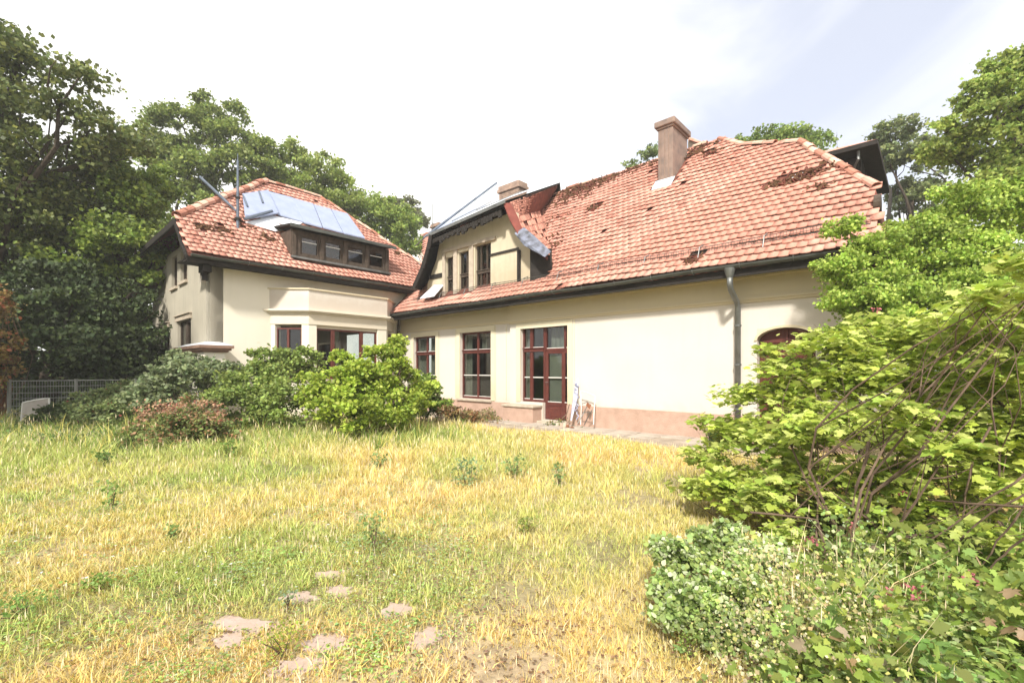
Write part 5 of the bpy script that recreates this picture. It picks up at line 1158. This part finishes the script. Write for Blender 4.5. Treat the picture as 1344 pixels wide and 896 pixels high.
c = colours(len(P), (0.38, 0.47, 0.08), 0.34, (0.54, 0.60, 0.17), 0.35)*(1+0.10*G[:, None]).clip(0.6, 1.4)
d = np.linalg.norm(P-np.array([0, 0, CAMH]), axis=1); px = 672+605*P[:, 0]/P[:, 1]; py = 485-(P[:, 2]-CAMH)/P[:, 1]*605
far_ok = (P[:, 1] > 2.0); P, G, ysz, c, d, px, py = [v[far_ok] for v in (P, G, ysz, c, d, px, py)]
score = ysz/d*((px < 1344) & (px > 800)); big = np.zeros(len(P), bool); big[np.argsort(-score)[:290]] = True
X, Y, Z = leaf_frames(len(P), 0.62)
rest = ~big; leaf_mesh('foliage', P[rest], ysz[rest], c[rest], T_LOBED, parent=vib, fr=(X[rest], Y[rest], Z[rest]))
lv = []
for q in range(8):
    cc = c[np.where(big)[0][q*9]]; mm = np_mesh('lobed_leaf', T_LOBED[0], T_LOBED[1], np.repeat(cc[None], 14, 0)); mm.materials.append(MAT['leaf']); lv.append((cc, mm))
rl = root_loc(vib)
for i in np.where(big)[0]:
    mm = lv[int(np.argmin([np.abs(cc-c[i]).sum() for cc, _ in lv]))][1]; o = bpy.data.objects.new('leaf', mm); scene.collection.objects.link(o); o.parent = vib; s = ysz[i]
    o.matrix_local = Matrix(((X[i, 0]*s, Y[i, 0]*s, Z[i, 0]*s, P[i, 0]-rl.x), (X[i, 1]*s, Y[i, 1]*s, Z[i, 1]*s, P[i, 1]-rl.y), (X[i, 2]*s, Y[i, 2]*s, Z[i, 2]*s, P[i, 2]-rl.z), (0, 0, 0, 1)))
mb = MB(); roots = [at(1100, 780, 3.3), at(1130, 760, 3.6), at(1180, 700, 4.2), at(1290, 730, 3.7), at(1330, 760, 3.3), at(1240, 690, 4.4), at(1060, 730, 3.9)]
for _ in range(58):
    s = roots[random.randrange(len(roots))]*np.array([1, 1, 0])+np.array([random.gauss(0, 0.13), random.gauss(0, 0.13), 0]); b = blobs[random.randrange(len(blobs))]
    e = np.array(b[0])+rand_unit(1)[0]*np.array(b[1])*0.6; r0 = random.uniform(0.004, 0.015); lp = limb(mb, s, e, r0, r0*0.3, 0.10, 7, 6)
    for _ in range(3): limb(mb, lp[random.randint(2, 5)], e+rand_unit(1)[0]*np.array(b[1])*0.9, r0*0.45, r0*0.15, 0.12, 4, 4)
mb.build('stems', MAT['twig'], vib, kind='stuff')
# bare reddish canes leaning in from the right edge
for i, (x0, y0, x1, y1, t0, t1, r) in enumerate(((1360, 610, 1200, 730, 2.9, 3.3, .008), (1360, 640, 1230, 735, 2.9, 3.2, .007), (1350, 665, 1215, 655, 2.8, 3.3, .009), (1350, 650, 1290, 740, 2.8, 3.0, .007), (1300, 560, 1260, 690, 3.3, 3.4, .008), (1360, 700, 1300, 745, 2.7, 2.9, .008), (985, 672, 1072, 682, 3.6, 3.6, .010), (1072, 682, 1080, 765, 3.6, 3.4, .011), (1140, 580, 1105, 700, 3.7, 3.6, .014), (1220, 612, 1150, 700, 3.9, 3.8, .018))):
    m2 = MB(); limb(m2, at(x0, y0, t0), at(x1, y1, t1), r, r*0.6, 0.04, 7, 6); m2.build('branch', MAT['twig'], vib)
# pinkish flower heads in the thicket
mb = MB()
for (x, y, t) in ((1185, 647, 3.6), (1120, 690, 3.3), (1266, 760, 2.7), (1275, 757, 2.7), (1165, 775, 2.6), (1200, 780, 2.55), (1068, 710, 3.0), (1150, 406, 4.6), (1195, 770, 2.6)):
    cpt = at(x, y, t)
    for _ in range(14):
        q = cpt+np.array([random.gauss(0, 0.022), random.gauss(0, 0.022), random.gauss(0, 0.012)]); a = rand_unit(1)[0]*0.011; b2 = np.cross(a, rand_unit(1)[0]); b2 = b2/np.linalg.norm(b2)*0.011
        mb.face([q-a, q+b2, q+a, q-b2])
mb.build('blossom', mat('pink_bloom', (0.55, 0.17, 0.20), 0.7, var=0.4, transl=0.2), vib, fix=False, kind='stuff')
# undergrowth beneath and before it: bramble and big leaved plants
def undergrowth(name, label, cat, region, n, lsize, base, alt, altp, hmax, tpl=T_OVAL, up=0.7, cl=90):
    x0, x1, t0, t1 = region; P = []; TN = []; SZ = []
    for _ in range(cl):
        t = t0+(t1-t0)*random.random(); px_ = x0+(x1-x0)*random.random(); X_ = (px_-672)/605*t; r = random.uniform(0.08, 0.28); h = random.uniform(0.3, 1)*hmax; m = n//cl
        q = rng.normal(size=(m, 3))*np.array([r, r, 0]); q[:, 2] = h*np.sqrt(rng.random(m))*np.exp(-(q[:, 0]**2+q[:, 1]**2)/(3.5*r*r)); P.append(np.array([X_, t, 0])+q); TN.append(np.repeat(np.array([(lambda l: [l*random.uniform(0.85, 1.12), l, l*random.uniform(0.8, 1.25)])(random.uniform(0.65, 1.3))]), m, 0)); SZ.append(np.full(m, random.uniform(0.6, 1.25)))
    P = np.concatenate(P); P[:, 2] += 0.01; TN = np.concatenate(TN); SZ = np.concatenate(SZ)
    k = ~near_slab(P[:, 0], P[:, 1], 1.1); P, TN, SZ = P[k], TN[k], SZ[k]
    o = leaf_mesh(name, P, lsize*SZ*(0.6+0.8*rng.random(len(P))), np.clip(colours(len(P), base, 0.35, alt, altp)*TN, 0.01, 0.85), tpl, up, 'leaf', None)
    return tag(o, label, cat)
undergrowth('bramble', 'dark green bramble undergrowth beneath the right thicket', 'bramble', (1060, 1400, 1.9, 4.4), 8000, 0.048, (0.25, 0.33, 0.07), (0.36, 0.26, 0.15), 0.06, 0.62, T_LOBED, 0.5, 60)
undergrowth('straw_weeds', 'dry straw coloured stalks and seed heads mixed into the undergrowth at lower right', 'dry weeds', (975, 1110, 2.1, 2.75), 9000, 0.017, (0.66, 0.54, 0.32), (0.55, 0.58, 0.2), 0.4, 0.60, T_SIMPLE, 0.1, 60)
undergrowth('nettles', 'pale green nettle like weeds between herb mound and thicket', 'weeds', (1090, 1240, 2.3, 3.6), 4000, 0.028, (0.36, 0.46, 0.12), (0.5, 0.55, 0.3), 0.2, 0.55, T_OVAL, 0.4, 34)
undergrowth('big_leaved_weeds', 'pale large leaved weeds at the bottom right corner', 'weeds', (1090, 1390, 1.7, 2.6), 1500, 0.05, (0.38, 0.47, 0.15), (0.40, 0.42, 0.2), 0.25, 0.34, T_LOBED, 0.8, 50)
undergrowth('ivy', 'low green ground plants along the fence foot at the left', 'ground plants', (0, 190, 8.6, 12.0), 9000, 0.06, (0.13, 0.20, 0.05), (0.34, 0.38, 0.2), 0.12, 0.30, T_OVAL, 0.6, 150)
undergrowth('clover', 'patches of clover and low broad leaves across the lawn', 'clover', (-60, 620, 2.2, 6.8), 26000, 0.017, (0.30, 0.42, 0.11), (0.40, 0.45, 0.25), 0.2, 0.06, T_OVAL, 0.85, 240)
undergrowth('litter', 'dry leaf litter scattered over the near lawn', 'leaf litter', (-100, 1150, 1.8, 4.6), 9000, 0.016, (0.34, 0.22, 0.12), (0.16, 0.09, 0.05), 0.35, 0.012, T_OVAL, 0.9, 300)

# ================================================================== GRASS
def blades(name, label, n, tmin, tmax, hfun, wid, colf, seed_, keepf, power=1.0, heads=0.0):
    per = 22; nc = n//per
    t = tmin+(tmax-tmin)*rng.random(nc)**power; X0 = (rng.random(nc)*2.22-1)*(1.16*t+0.4); rc = (0.012+0.05*rng.random(nc)**2)*(0.6+0.16*t); hc = 0.45+1.0*rng.random(nc)**1.5; tc_ = rng.normal(0, 1, nc)
    ox, oy = rng.normal(size=(2, nc, per)); x = (X0[:, None]+ox*rc[:, None]*1.3).ravel(); y = (t[:, None]+oy*rc[:, None]*1.3).ravel()
    out_th = np.arctan2(oy, ox).ravel(); hcl = np.repeat(hc, per); tcl = np.repeat(tc_, per); n = nc*per
    k = keepf(x, y) & (y > 1.0); x, y, out_th, hcl, tcl = x[k], y[k], out_th[k], hcl[k], tcl[k]; n = len(x)
    h = hfun(x, y)*(0.5+0.75*rng.random(n))*hcl; lean = rng.random(n)*0.95+0.10; th = rng.random(n)*2*math.pi
    th = np.where(rng.random(n) < 0.6, out_th, th); L = h*lean
    dx, dy = np.cos(th), np.sin(th); w = wid(y)*(0.6+0.8*rng.random(n)); wa = rng.random(n)*2*math.pi; wx, wy = np.cos(wa)*w, np.sin(wa)*w
    z0 = ground_z(x, y)-0.01
    b0 = np.stack([x-wx, y-wy, z0], 1); b1 = np.stack([x+wx, y+wy, z0], 1)
    m0 = np.stack([x+dx*L*0.35-wx*0.8, y+dy*L*0.35-wy*0.8, z0+h*0.6], 1); m1 = np.stack([x+dx*L*0.35+wx*0.8, y+dy*L*0.35+wy*0.8, z0+h*0.6], 1)
    e = np.stack([x+dx*L, y+dy*L, z0+h], 1)
    V = np.stack([b0, b1, m1, m0, e], 1); F = np.array([(0, 1, 2), (0, 2, 3), (3, 2, 4)])[None]+(np.arange(n)*5)[:, None, None]
    c = colf(x, y, n)*(1+0.10*tcl[:, None])
    C5 = np.repeat(c[:, None], 5, 1); C5[:, 4] = C5[:, 4]*0.85+STRAW*0.15; 
    V = V.reshape(-1, 3); F = F.reshape(-1, 3); C5 = C5.reshape(-1, 3)
    if heads > 0:   # seed heads: little spindles at the tip
        k = rng.random(n) < heads; ee = e[k]; m = len(ee); ww = (wid(ee[:, 1])*1.3)[:, None]; ax = np.stack([np.cos(wa[k]), np.sin(wa[k]), np.zeros(m)], 1); hh = (0.02+0.03*rng.random(m))[:, None]*(1+ee[:, 1:2]*0.12)
        HV = np.stack([ee-UZ*hh*0.4, ee+ax*ww+UZ*hh*0.2, ee+UZ*hh, ee-ax*ww+UZ*hh*0.2], 1); HF = np.array([(0, 1, 2), (0, 2, 3)])[None]+(np.arange(m)*4)[:, None, None]+len(V)
        F = np.concatenate([F, HF.reshape(-1, 3)]); V = np.concatenate([V, HV.reshape(-1, 3)]); C5 = np.concatenate([C5, np.repeat((STRAW*(0.7+0.5*rng.random((m, 1)))), 4, 0)])
    me = np_mesh(name, V, F, C5); me.materials.append(MAT['grass']); o = addobj(name, me, None); return tag(o, label, 'grass', kind='stuff')
def lawn_keep(x, y):
    q, a = house_q(x, y), house_a(x, y)
    k = ~((a > 2.2) & (a < 14) & (q > 8.90+0.25*np.sin(a*1.3)+0.35*(fbm(a*0.9, q*0.9, 77)-0.5)+0.05))
    k &= q < 10.1; k &= ~((a > 14.3) & (q > 3.3))
    k &= ~(near_slab(x, y, 1.0) & (rng.random(np.shape(x)) < 0.80+0.2*(fbm(x*7, y*7, 88) < 0.55)))
    return k & (rng.random(np.shape(x)) > bare(x, y)*0.9)
def col_lawn(x, y, n):
    d = dryness(x, y); g = greenness(x, y); u = rng.random(n)
    c = mixc(YG, GOLD, np.clip((d-0.42)*4+0.45+0.5*(u-0.5), 0, 1)); c = mixc(c, STRAW, (rng.random(n) < 0.18)*0.8)
    c = mixc(c, GREEN*(0.8+0.9*rng.random((n, 1))) if False else GREEN*1.25, np.clip(g*1.15+0.4*(rng.random(n)-0.5), 0, 1)*(rng.random(n) < 0.9))
    return np.clip(c*(0.72+0.5*rng.random((n, 1))), 0.01, 0.9)
hl = lambda x, y: 0.82*(1-0.72*np.clip((house_q(x, y)-7.6)/1.3, 0, 1)*(house_a(x, y) < 13)*(x > -2.2))*(0.045+0.13*np.clip((y-3.6)/4.5, 0, 1)+0.13*np.clip(fbm(x*0.8, y*0.8, 51)-0.35, 0, 1)*np.clip((y-1.5)/2, 0.3, 1.4)+0.12*np.clip(greenness(x, y)-0.5, 0, 1)*np.clip((y-5)/4, 0, 1))
blades('meadow_grass', 'dry golden and green meadow grass covering the whole lawn', 400000, 1.5, 13.5, hl, lambda y: 0.0009+0.00055*y, col_lawn, 1, lawn_keep, 1.1, 0.05)
blades('short_turf', 'short yellowish turf between the stones in the foreground', 120000, 1.4, 4.8, lambda x, y: 0.028+0.035*fbm(x*2, y*2, 53)*2, lambda y: 0.0012+0.0006*y, col_lawn, 2, lambda x, y: ~(near_slab(x, y, 1.0) & (rng.random(np.shape(x)) < 0.75+0.25*(fbm(x*7, y*7, 88) < 0.55))) & (rng.random(np.shape(x)) > bare(x, y)*0.75), 1.1)
blades('tall_grass', 'taller green grass at the foot of the bushes at the left', 26000, 8.0, 13.0, lambda x, y: 0.38+0*x, lambda y: 0.006+0*y, lambda x, y, n: colours(n, (0.17, 0.26, 0.05), 0.35, tuple(YG), 0.3), 3, lambda x, y: lawn_keep(x, y) & (x < -1.0) & (x > -14) & (fbm(x*0.9, y*0.9, 71) > 0.42) & (y > 8.2+0.5*np.sin(x)), 1.0, 0.05)
# weeds standing in the lawn, each its own
def weed(px, py, hpx, wpx, base, label, n=130, ls=0.035, tpl=T_OVAL):
    t = CAMH*605/(py-485); f = np.array([(px-672)/605*t, t, 0.0]); h = hpx/605*t; w = wpx/605*t
    root = thing('weed_plant', label, 'weed', f, 'leafy weeds standing in the lawn')
    P = f+np.stack([rng.normal(0, w*0.4, n), rng.normal(0, w*0.4, n), 0.03+h*rng.random(n)**0.8], 1)
    leaf_mesh('foliage', P, ls*(0.5+0.9*rng.random(n)), colours(n, base, 0.35), tpl, 0.4, 'leaf', root)
    mb = MB()
    for _ in range(7): limb(mb, f, f+np.array([random.gauss(0, w*0.35), random.gauss(0, w*0.35), h*random.uniform(0.6, 1)]), 0.004, 0.002, 0.05, 4, 4)
    mb.build('stems', MAT['twig'], root, kind='stuff')
for a_ in ((612, 640, 34, 26, (0.24, 0.33, 0.15), 'pale bluish green leafy weed at the centre of the lawn', 220), (676, 628, 26, 18, (0.24, 0.34, 0.12), 'pale weed right of the central bluish one', 120), (733, 640, 30, 8, (0.24, 0.33, 0.12), 'thin dark weed right of centre, before the garden door', 80), (497, 616, 18, 14, (0.2, 0.28, 0.1), 'small weed before the bright bush', 90),
           (490, 722, 42, 22, (0.22, 0.3, 0.1), 'upright grassy weed in the mid left lawn', 160), (147, 668, 34, 10, (0.20, 0.31, 0.08), 'thin dark green weed stalk at the left', 90), (138, 612, 18, 12, (0.14, 0.22, 0.06), 'dark tuft of leaves at the far left lawn', 110), (300, 600, 20, 14, (0.17, 0.25, 0.05), 'green tuft under the red tipped bush', 110),
           (226, 712, 18, 10, (0.22, 0.32, 0.10), 'short dark weed among the clover', 80), (30, 810, 24, 44, (0.20, 0.32, 0.08), 'broad clover clump near the left edge', 320), (378, 800, 20, 12, (0.3, 0.38, 0.22), 'pale weed growing beside the slabs', 70), (370, 860, 34, 34, (0.30, 0.36, 0.06), 'yellowish weed at the bottom between slabs', 260), (130, 775, 14, 22, (0.22, 0.32, 0.07), 'low leafy weed at lower left', 160), (690, 700, 16, 16, (0.28, 0.33, 0.08), 'faint yellow green weed in the middle distance', 110), (905, 862, 26, 26, (0.2, 0.28, 0.06), 'weed before the herb mound', 150)):
    weed(*a_[:6], n=a_[6], ls=0.012+0.0000035*(900-a_[1])**1.6)
# white daisies dotted over the left part : too small to count
fl = []
for _ in range(520):
    t = random.uniform(3.0, 9.0); X_ = random.uniform(-1.1*t, -0.25*t); z = 0.05+0.1*random.random()
    if fbm(X_*1.2, t*1.2, 91) > 0.5: fl.append((X_, t, z))
fl = np.array(fl); leaf_o = leaf_mesh('daisies', fl, 0.02, colours(len(fl), (0.7, 0.68, 0.62), 0.1), T_OVAL, 0.8, 'leaf'); tag(leaf_o, 'tiny white flowers dotted over the left part of the lawn', 'flowers')

# ================================================================== FENCE, BOARD, JUNK, LITTER
f0, f1 = at(12, 500, 12.6), at(178, 500, 14.2)
fence = thing('wire_fence', 'double rod wire mesh fence at the left, half overgrown', 'fence', (f0[0], f0[1], 0))
FZ = 1.20
def fp(t, z): return np.array([f0[0]*(1-t)+f1[0]*t, f0[1]*(1-t)+f1[1]*t, z])
Lf = np.linalg.norm((f1-f0)[:2]); nr = int(Lf/0.055)
for i in range(2):
    a, b = i/2, (i+1)/2; mb = MB()
    for k in range(int(nr*a), int(nr*b)): mb.tube([fp((k+0.5)/nr, 0.05), fp((k+0.5)/nr, FZ)], 0.0045, 4)
    for z in (0.1, 0.3, 0.5, 0.7, 0.85, 1.03, 1.19): mb.tube([fp(a, z), fp(b, z)], 0.008 if z < 1.1 else 0.012, 4)
    o = mb.build('mesh_panel', MAT['wire'], fence, kind='stuff')
for t in (0, 0.5, 1.0):
    mb = MB(); p = fp(t, 0); mb.wbox(p[0]-0.035, p[0]+0.035, p[1]-0.03, p[1]+0.03, 0, FZ+0.03); mb.build('post', MAT['wire'], fence, bevel=0.004)
g0 = at(11, 500, 12.5)
gate = thing('garden_gate', 'dark mesh gate leaf at the left edge beside the fence post', 'gate', (g0[0]-0.6, g0[1], 0))
mb = MB()
for k in range(20): x = g0[0]-0.12-k*0.06; mb.tube([(x, g0[1]-0.25, 0.05), (x, g0[1]-0.25, 1.1)], 0.006, 4)
for z in (0.08, 0.55, 1.1): mb.tube([(g0[0]-1.35, g0[1]-0.25, z), (g0[0]-0.08, g0[1]-0.25, z)], 0.012, 5)
mb.build('mesh_panel', MAT['wire'], gate, kind='stuff')
mb = MB(); mb.wbox(g0[0]-0.10, g0[0]-0.02, g0[1]-0.29, g0[1]-0.21, 0, 1.18); mb.build('post', MAT['wire'], gate, bevel=0.005)
# refuse bin with lime lid cut off by the edge
bn = at(-12, 500, 13.2); bin_ = thing('waste_bin', 'dark waste bin with a lime green lid beyond the left gate', 'bin', (bn[0], bn[1], 0))
mb = MB(); c_ = [(bn[0]+s*0.32, bn[1]+u*0.3) for s, u in ((-1, -1), (1, -1), (1, 1), (-1, 1))]; b_ = [(bn[0]+s*0.25, bn[1]+u*0.24) for s, u in ((-1, -1), (1, -1), (1, 1), (-1, 1))]
mb.solid([(x, y, 0.05) for x, y in b_], [(x, y, 1.05) for x, y in c_]); mb.build('bin_body', MAT['rust'], bin_, bevel=0.02)
mb = MB(); mb.solid([(x, y, 1.06) for x, y in c_], [(bn[0]+(x-bn[0])*0.9, bn[1]+(y-bn[1])*0.9, 1.16) for x, y in c_]); mb.build('bin_lid', MAT['yellow'], bin_, bevel=0.02)
# discarded pale curved panel with white rim
pp = at(42, 545, 11.6); pan = thing('discarded_panel', 'curved grey plastic panel with white rim dumped before the fence', 'panel', (pp[0], pp[1], 0))
mb = MB(); n = 8; W0, H0 = 0.36, 0.62
def pf(s, z): return np.array([pp[0]+s*W0+(0.05*z if s < 0 else 0), pp[1]+0.12*s*s-0.05, 0.12+z*(0.6+0.06*s)])
for i in range(n):
    s0, s1 = -1+2*i/n, -1+2*(i+1)/n; mb.solid([pf(s0, 0), pf(s1, 0), pf(s1, 1), pf(s0, 1)], [pf(s0, 0)+[0, .02, 0], pf(s1, 0)+[0, .02, 0], pf(s1, 1)+[0, .02, 0], pf(s0, 1)+[0, .02, 0]])
mb.build('shell', MAT['plastic'], pan)
mb = MB(); mb.tube([pf(-1, 0), pf(-1, 1)]+[pf(s, 1) for s in np.linspace(-0.9, 1, 8)]+[pf(1, 0)], 0.018, 6); mb.build('rim', MAT['white'], pan)
# things leaning on the wall right of the door
def wl_(px, py, off): 
    u = (px-672)/605; t = (MQ-0.1-off)/(u*D2[0]+D2[1]); return at(px, py, t)
jk = thing('folded_chair', 'bare white metal chair frame leaning on the wall right of the garden door', 'chair frame', wl_(770, 556, 0.35)*np.array([1, 1, 0]))
mb = MB(); mb.tube([wl_(762, 557, 0.45), wl_(763, 535, 0.35), wl_(762, 513, 0.22)], 0.012, 6); mb.tube([wl_(762, 513, 0.22), wl_(770, 515, 0.22), wl_(778, 518, 0.22), wl_(781.5, 520, 0.22)], 0.012, 6); mb.tube([wl_(781.5, 520, 0.22), wl_(780, 535, 0.32), wl_(779, 557, 0.45)], 0.012, 6); mb.build('frame', MAT['white'], jk)
mb = MB(); mb.tube([wl_(767, 557, 0.30), wl_(774, 543, 0.35), wl_(777, 538, 0.4)], 0.011, 6); mb.tube([wl_(758, 556, 0.5), wl_(766, 542, 0.36), wl_(772, 530, 0.3)], 0.011, 6); mb.tube([wl_(764, 541, 0.3), wl_(778, 541, 0.33)], 0.010, 6); mb.tube([wl_(763, 530, 0.3), wl_(772, 527, 0.3), wl_(776, 533, 0.3)], 0.009, 6); mb.build('crossed_leg', MAT['zinc'], jk)
mb = MB(); mb.solid([wl_(771, 527, 0.3), wl_(776, 531, 0.3), wl_(774, 537, 0.35), wl_(769, 532, 0.33)], [wl_(771, 527, 0.27), wl_(776, 531, 0.27), wl_(774, 537, 0.32), wl_(769, 532, 0.30)]); mb.build('torn_seat', MAT['rust'], jk)
mb = MB(); pts = [(757, 496), (759.5, 496.5), (758.5, 508), (758, 522), (754, 538), (750.5, 552), (748.5, 552), (751, 530), (753.5, 512)]
mb.solid([wl_(x, y, 0.20+0.01*(y-496)*0.3) for x, y in pts], [wl_(x, y, 0.17+0.01*(y-496)*0.3) for x, y in pts])
o = mb.build('leaning_sheet', mat('blue_white_sheet', (0.62, 0.64, 0.72), 0.5, col2=(0.30, 0.32, 0.50), vscale=7, bump=0.5, bscale=12), bevel=0.01); tag(o, 'crumpled blue and white sheet leaning at the door jamb', 'sheet')
mb = MB()
for i in range(14): mb.tube([wl_(753+i*0.4, 500+i*3.6, 0.24), wl_(757+3*math.sin(i*1.7), 504+i*3.6, 0.27)], 0.016, 4)
o = mb.build('rag', mat('blue_rag', (0.12, 0.14, 0.30), 0.9, col2=(0.5, 0.5, 0.55), vscale=30), kind='stuff'); tag(o, 'knotted dark blue rag hanging over the leaning sheet', 'rag')
mb = MB(); mb.tube([wl_(747.5, 530, 0.3), wl_(744, 543, 0.42), wl_(738, 549, 0.6)], 0.012, 5); o = mb.build('stick', MAT['twig']); tag(o, 'thin dry stick leaning in front of the garden door', 'stick')
# litter at the door
for i, (x_, y_, mk_, lb) in enumerate(((731, 553.5, 'sillst', 'pale stone lump, leftmost in the litter at the garden door'), (737, 552, 'stone', 'pink stone lump in front of the garden door leaf'), (741, 555, 'sillst', 'largest pale lump in the litter at the door'), (745, 556.5, 'rust', 'orange brick fragment lying right of the pale lumps'), (751, 558, 'rust', 'flat brick fragment beside the chair frame foot'))):
    c = wl_(x_, y_, 0.5); r = (0.05, 0.06, 0.085, 0.06, 0.07)[i]; mb = MB()
    ring = [c*np.array([1, 1, 0])+np.array([r*math.cos(t)*random.uniform(.7, 1.1), r*math.sin(t)*random.uniform(.7, 1.1), 0.03]) for t in np.linspace(0, 5.5, 7)]
    hh = (0.10, 0.11, 0.14, 0.09, 0.06)[i]; top_ = [c*np.array([1, 1, 0])+(p_-c*np.array([1, 1, 0]))*np.array([.55, .55, 0])+UZ*(hh+random.uniform(-.015, .015)) for p_ in ring]
    mb.solid(ring, top_); o = mb.build('rubble_piece', MAT[mk_], bevel=0.008); tag(o, lb, 'rubble', 'rubble heaped at the garden door')
undergrowth('dry_weeds', 'dry brownish weeds along the wall between the left windows', 'weeds', (585, 645, 12.8, 14.2), 2600, 0.05, (0.32, 0.22, 0.12), (0.2, 0.22, 0.08), 0.35, 0.42, T_OVAL, 0.4, 26)
undergrowth('path_weeds', 'small green weeds at the door threshold', 'weeds', (722, 745, 12.2, 12.7), 260, 0.05, (0.12, 0.18, 0.05), (0.3, 0.25, 0.1), 0.3, 0.25, T_OVAL, 0.4, 8)


blades('straw_stalks', 'long dry straw stalks between the herb mound and the brambles at lower right', 5200, 1.9, 3.9, lambda x, y: 0.42+0*x, lambda y: 0.0012+0.0004*y, lambda x, y, n: colours(n, (0.74, 0.60, 0.36), 0.3, (0.5, 0.52, 0.16), 0.25), 5, lambda x, y: (x > 0.55*y+0.05) & (x < 1.05*y) & (fbm(x*1.8, y*1.8, 97) > 0.47), 1.0, 0.5)
# ================================================================== added thin volume: lifts the darks as lens glare would
hb = MB(); hb.wbox(-262, 262, -162, 262, -1.2, 21.0)
hm = bpy.data.materials.new('glare_veil_air'); hm.use_nodes = True; hn = hm.node_tree.nodes; hl_ = hm.node_tree.links; hn.clear()
ho = hn.new('ShaderNodeOutputMaterial'); hv = hn.new('ShaderNodeVolumePrincipled'); hv.inputs['Color'].default_value = (0.95, 0.95, 0.93, 1); hv.inputs['Density'].default_value = 0.0016; hv.inputs['Anisotropy'].default_value = 0.0
hl_.new(hv.outputs[0], ho.inputs['Volume'])
hz = hb.build('glare_veil', hm); hz['kind'] = 'stuff'; hz['label'] = 'thin added veil of air that lifts the darks like lens glare'
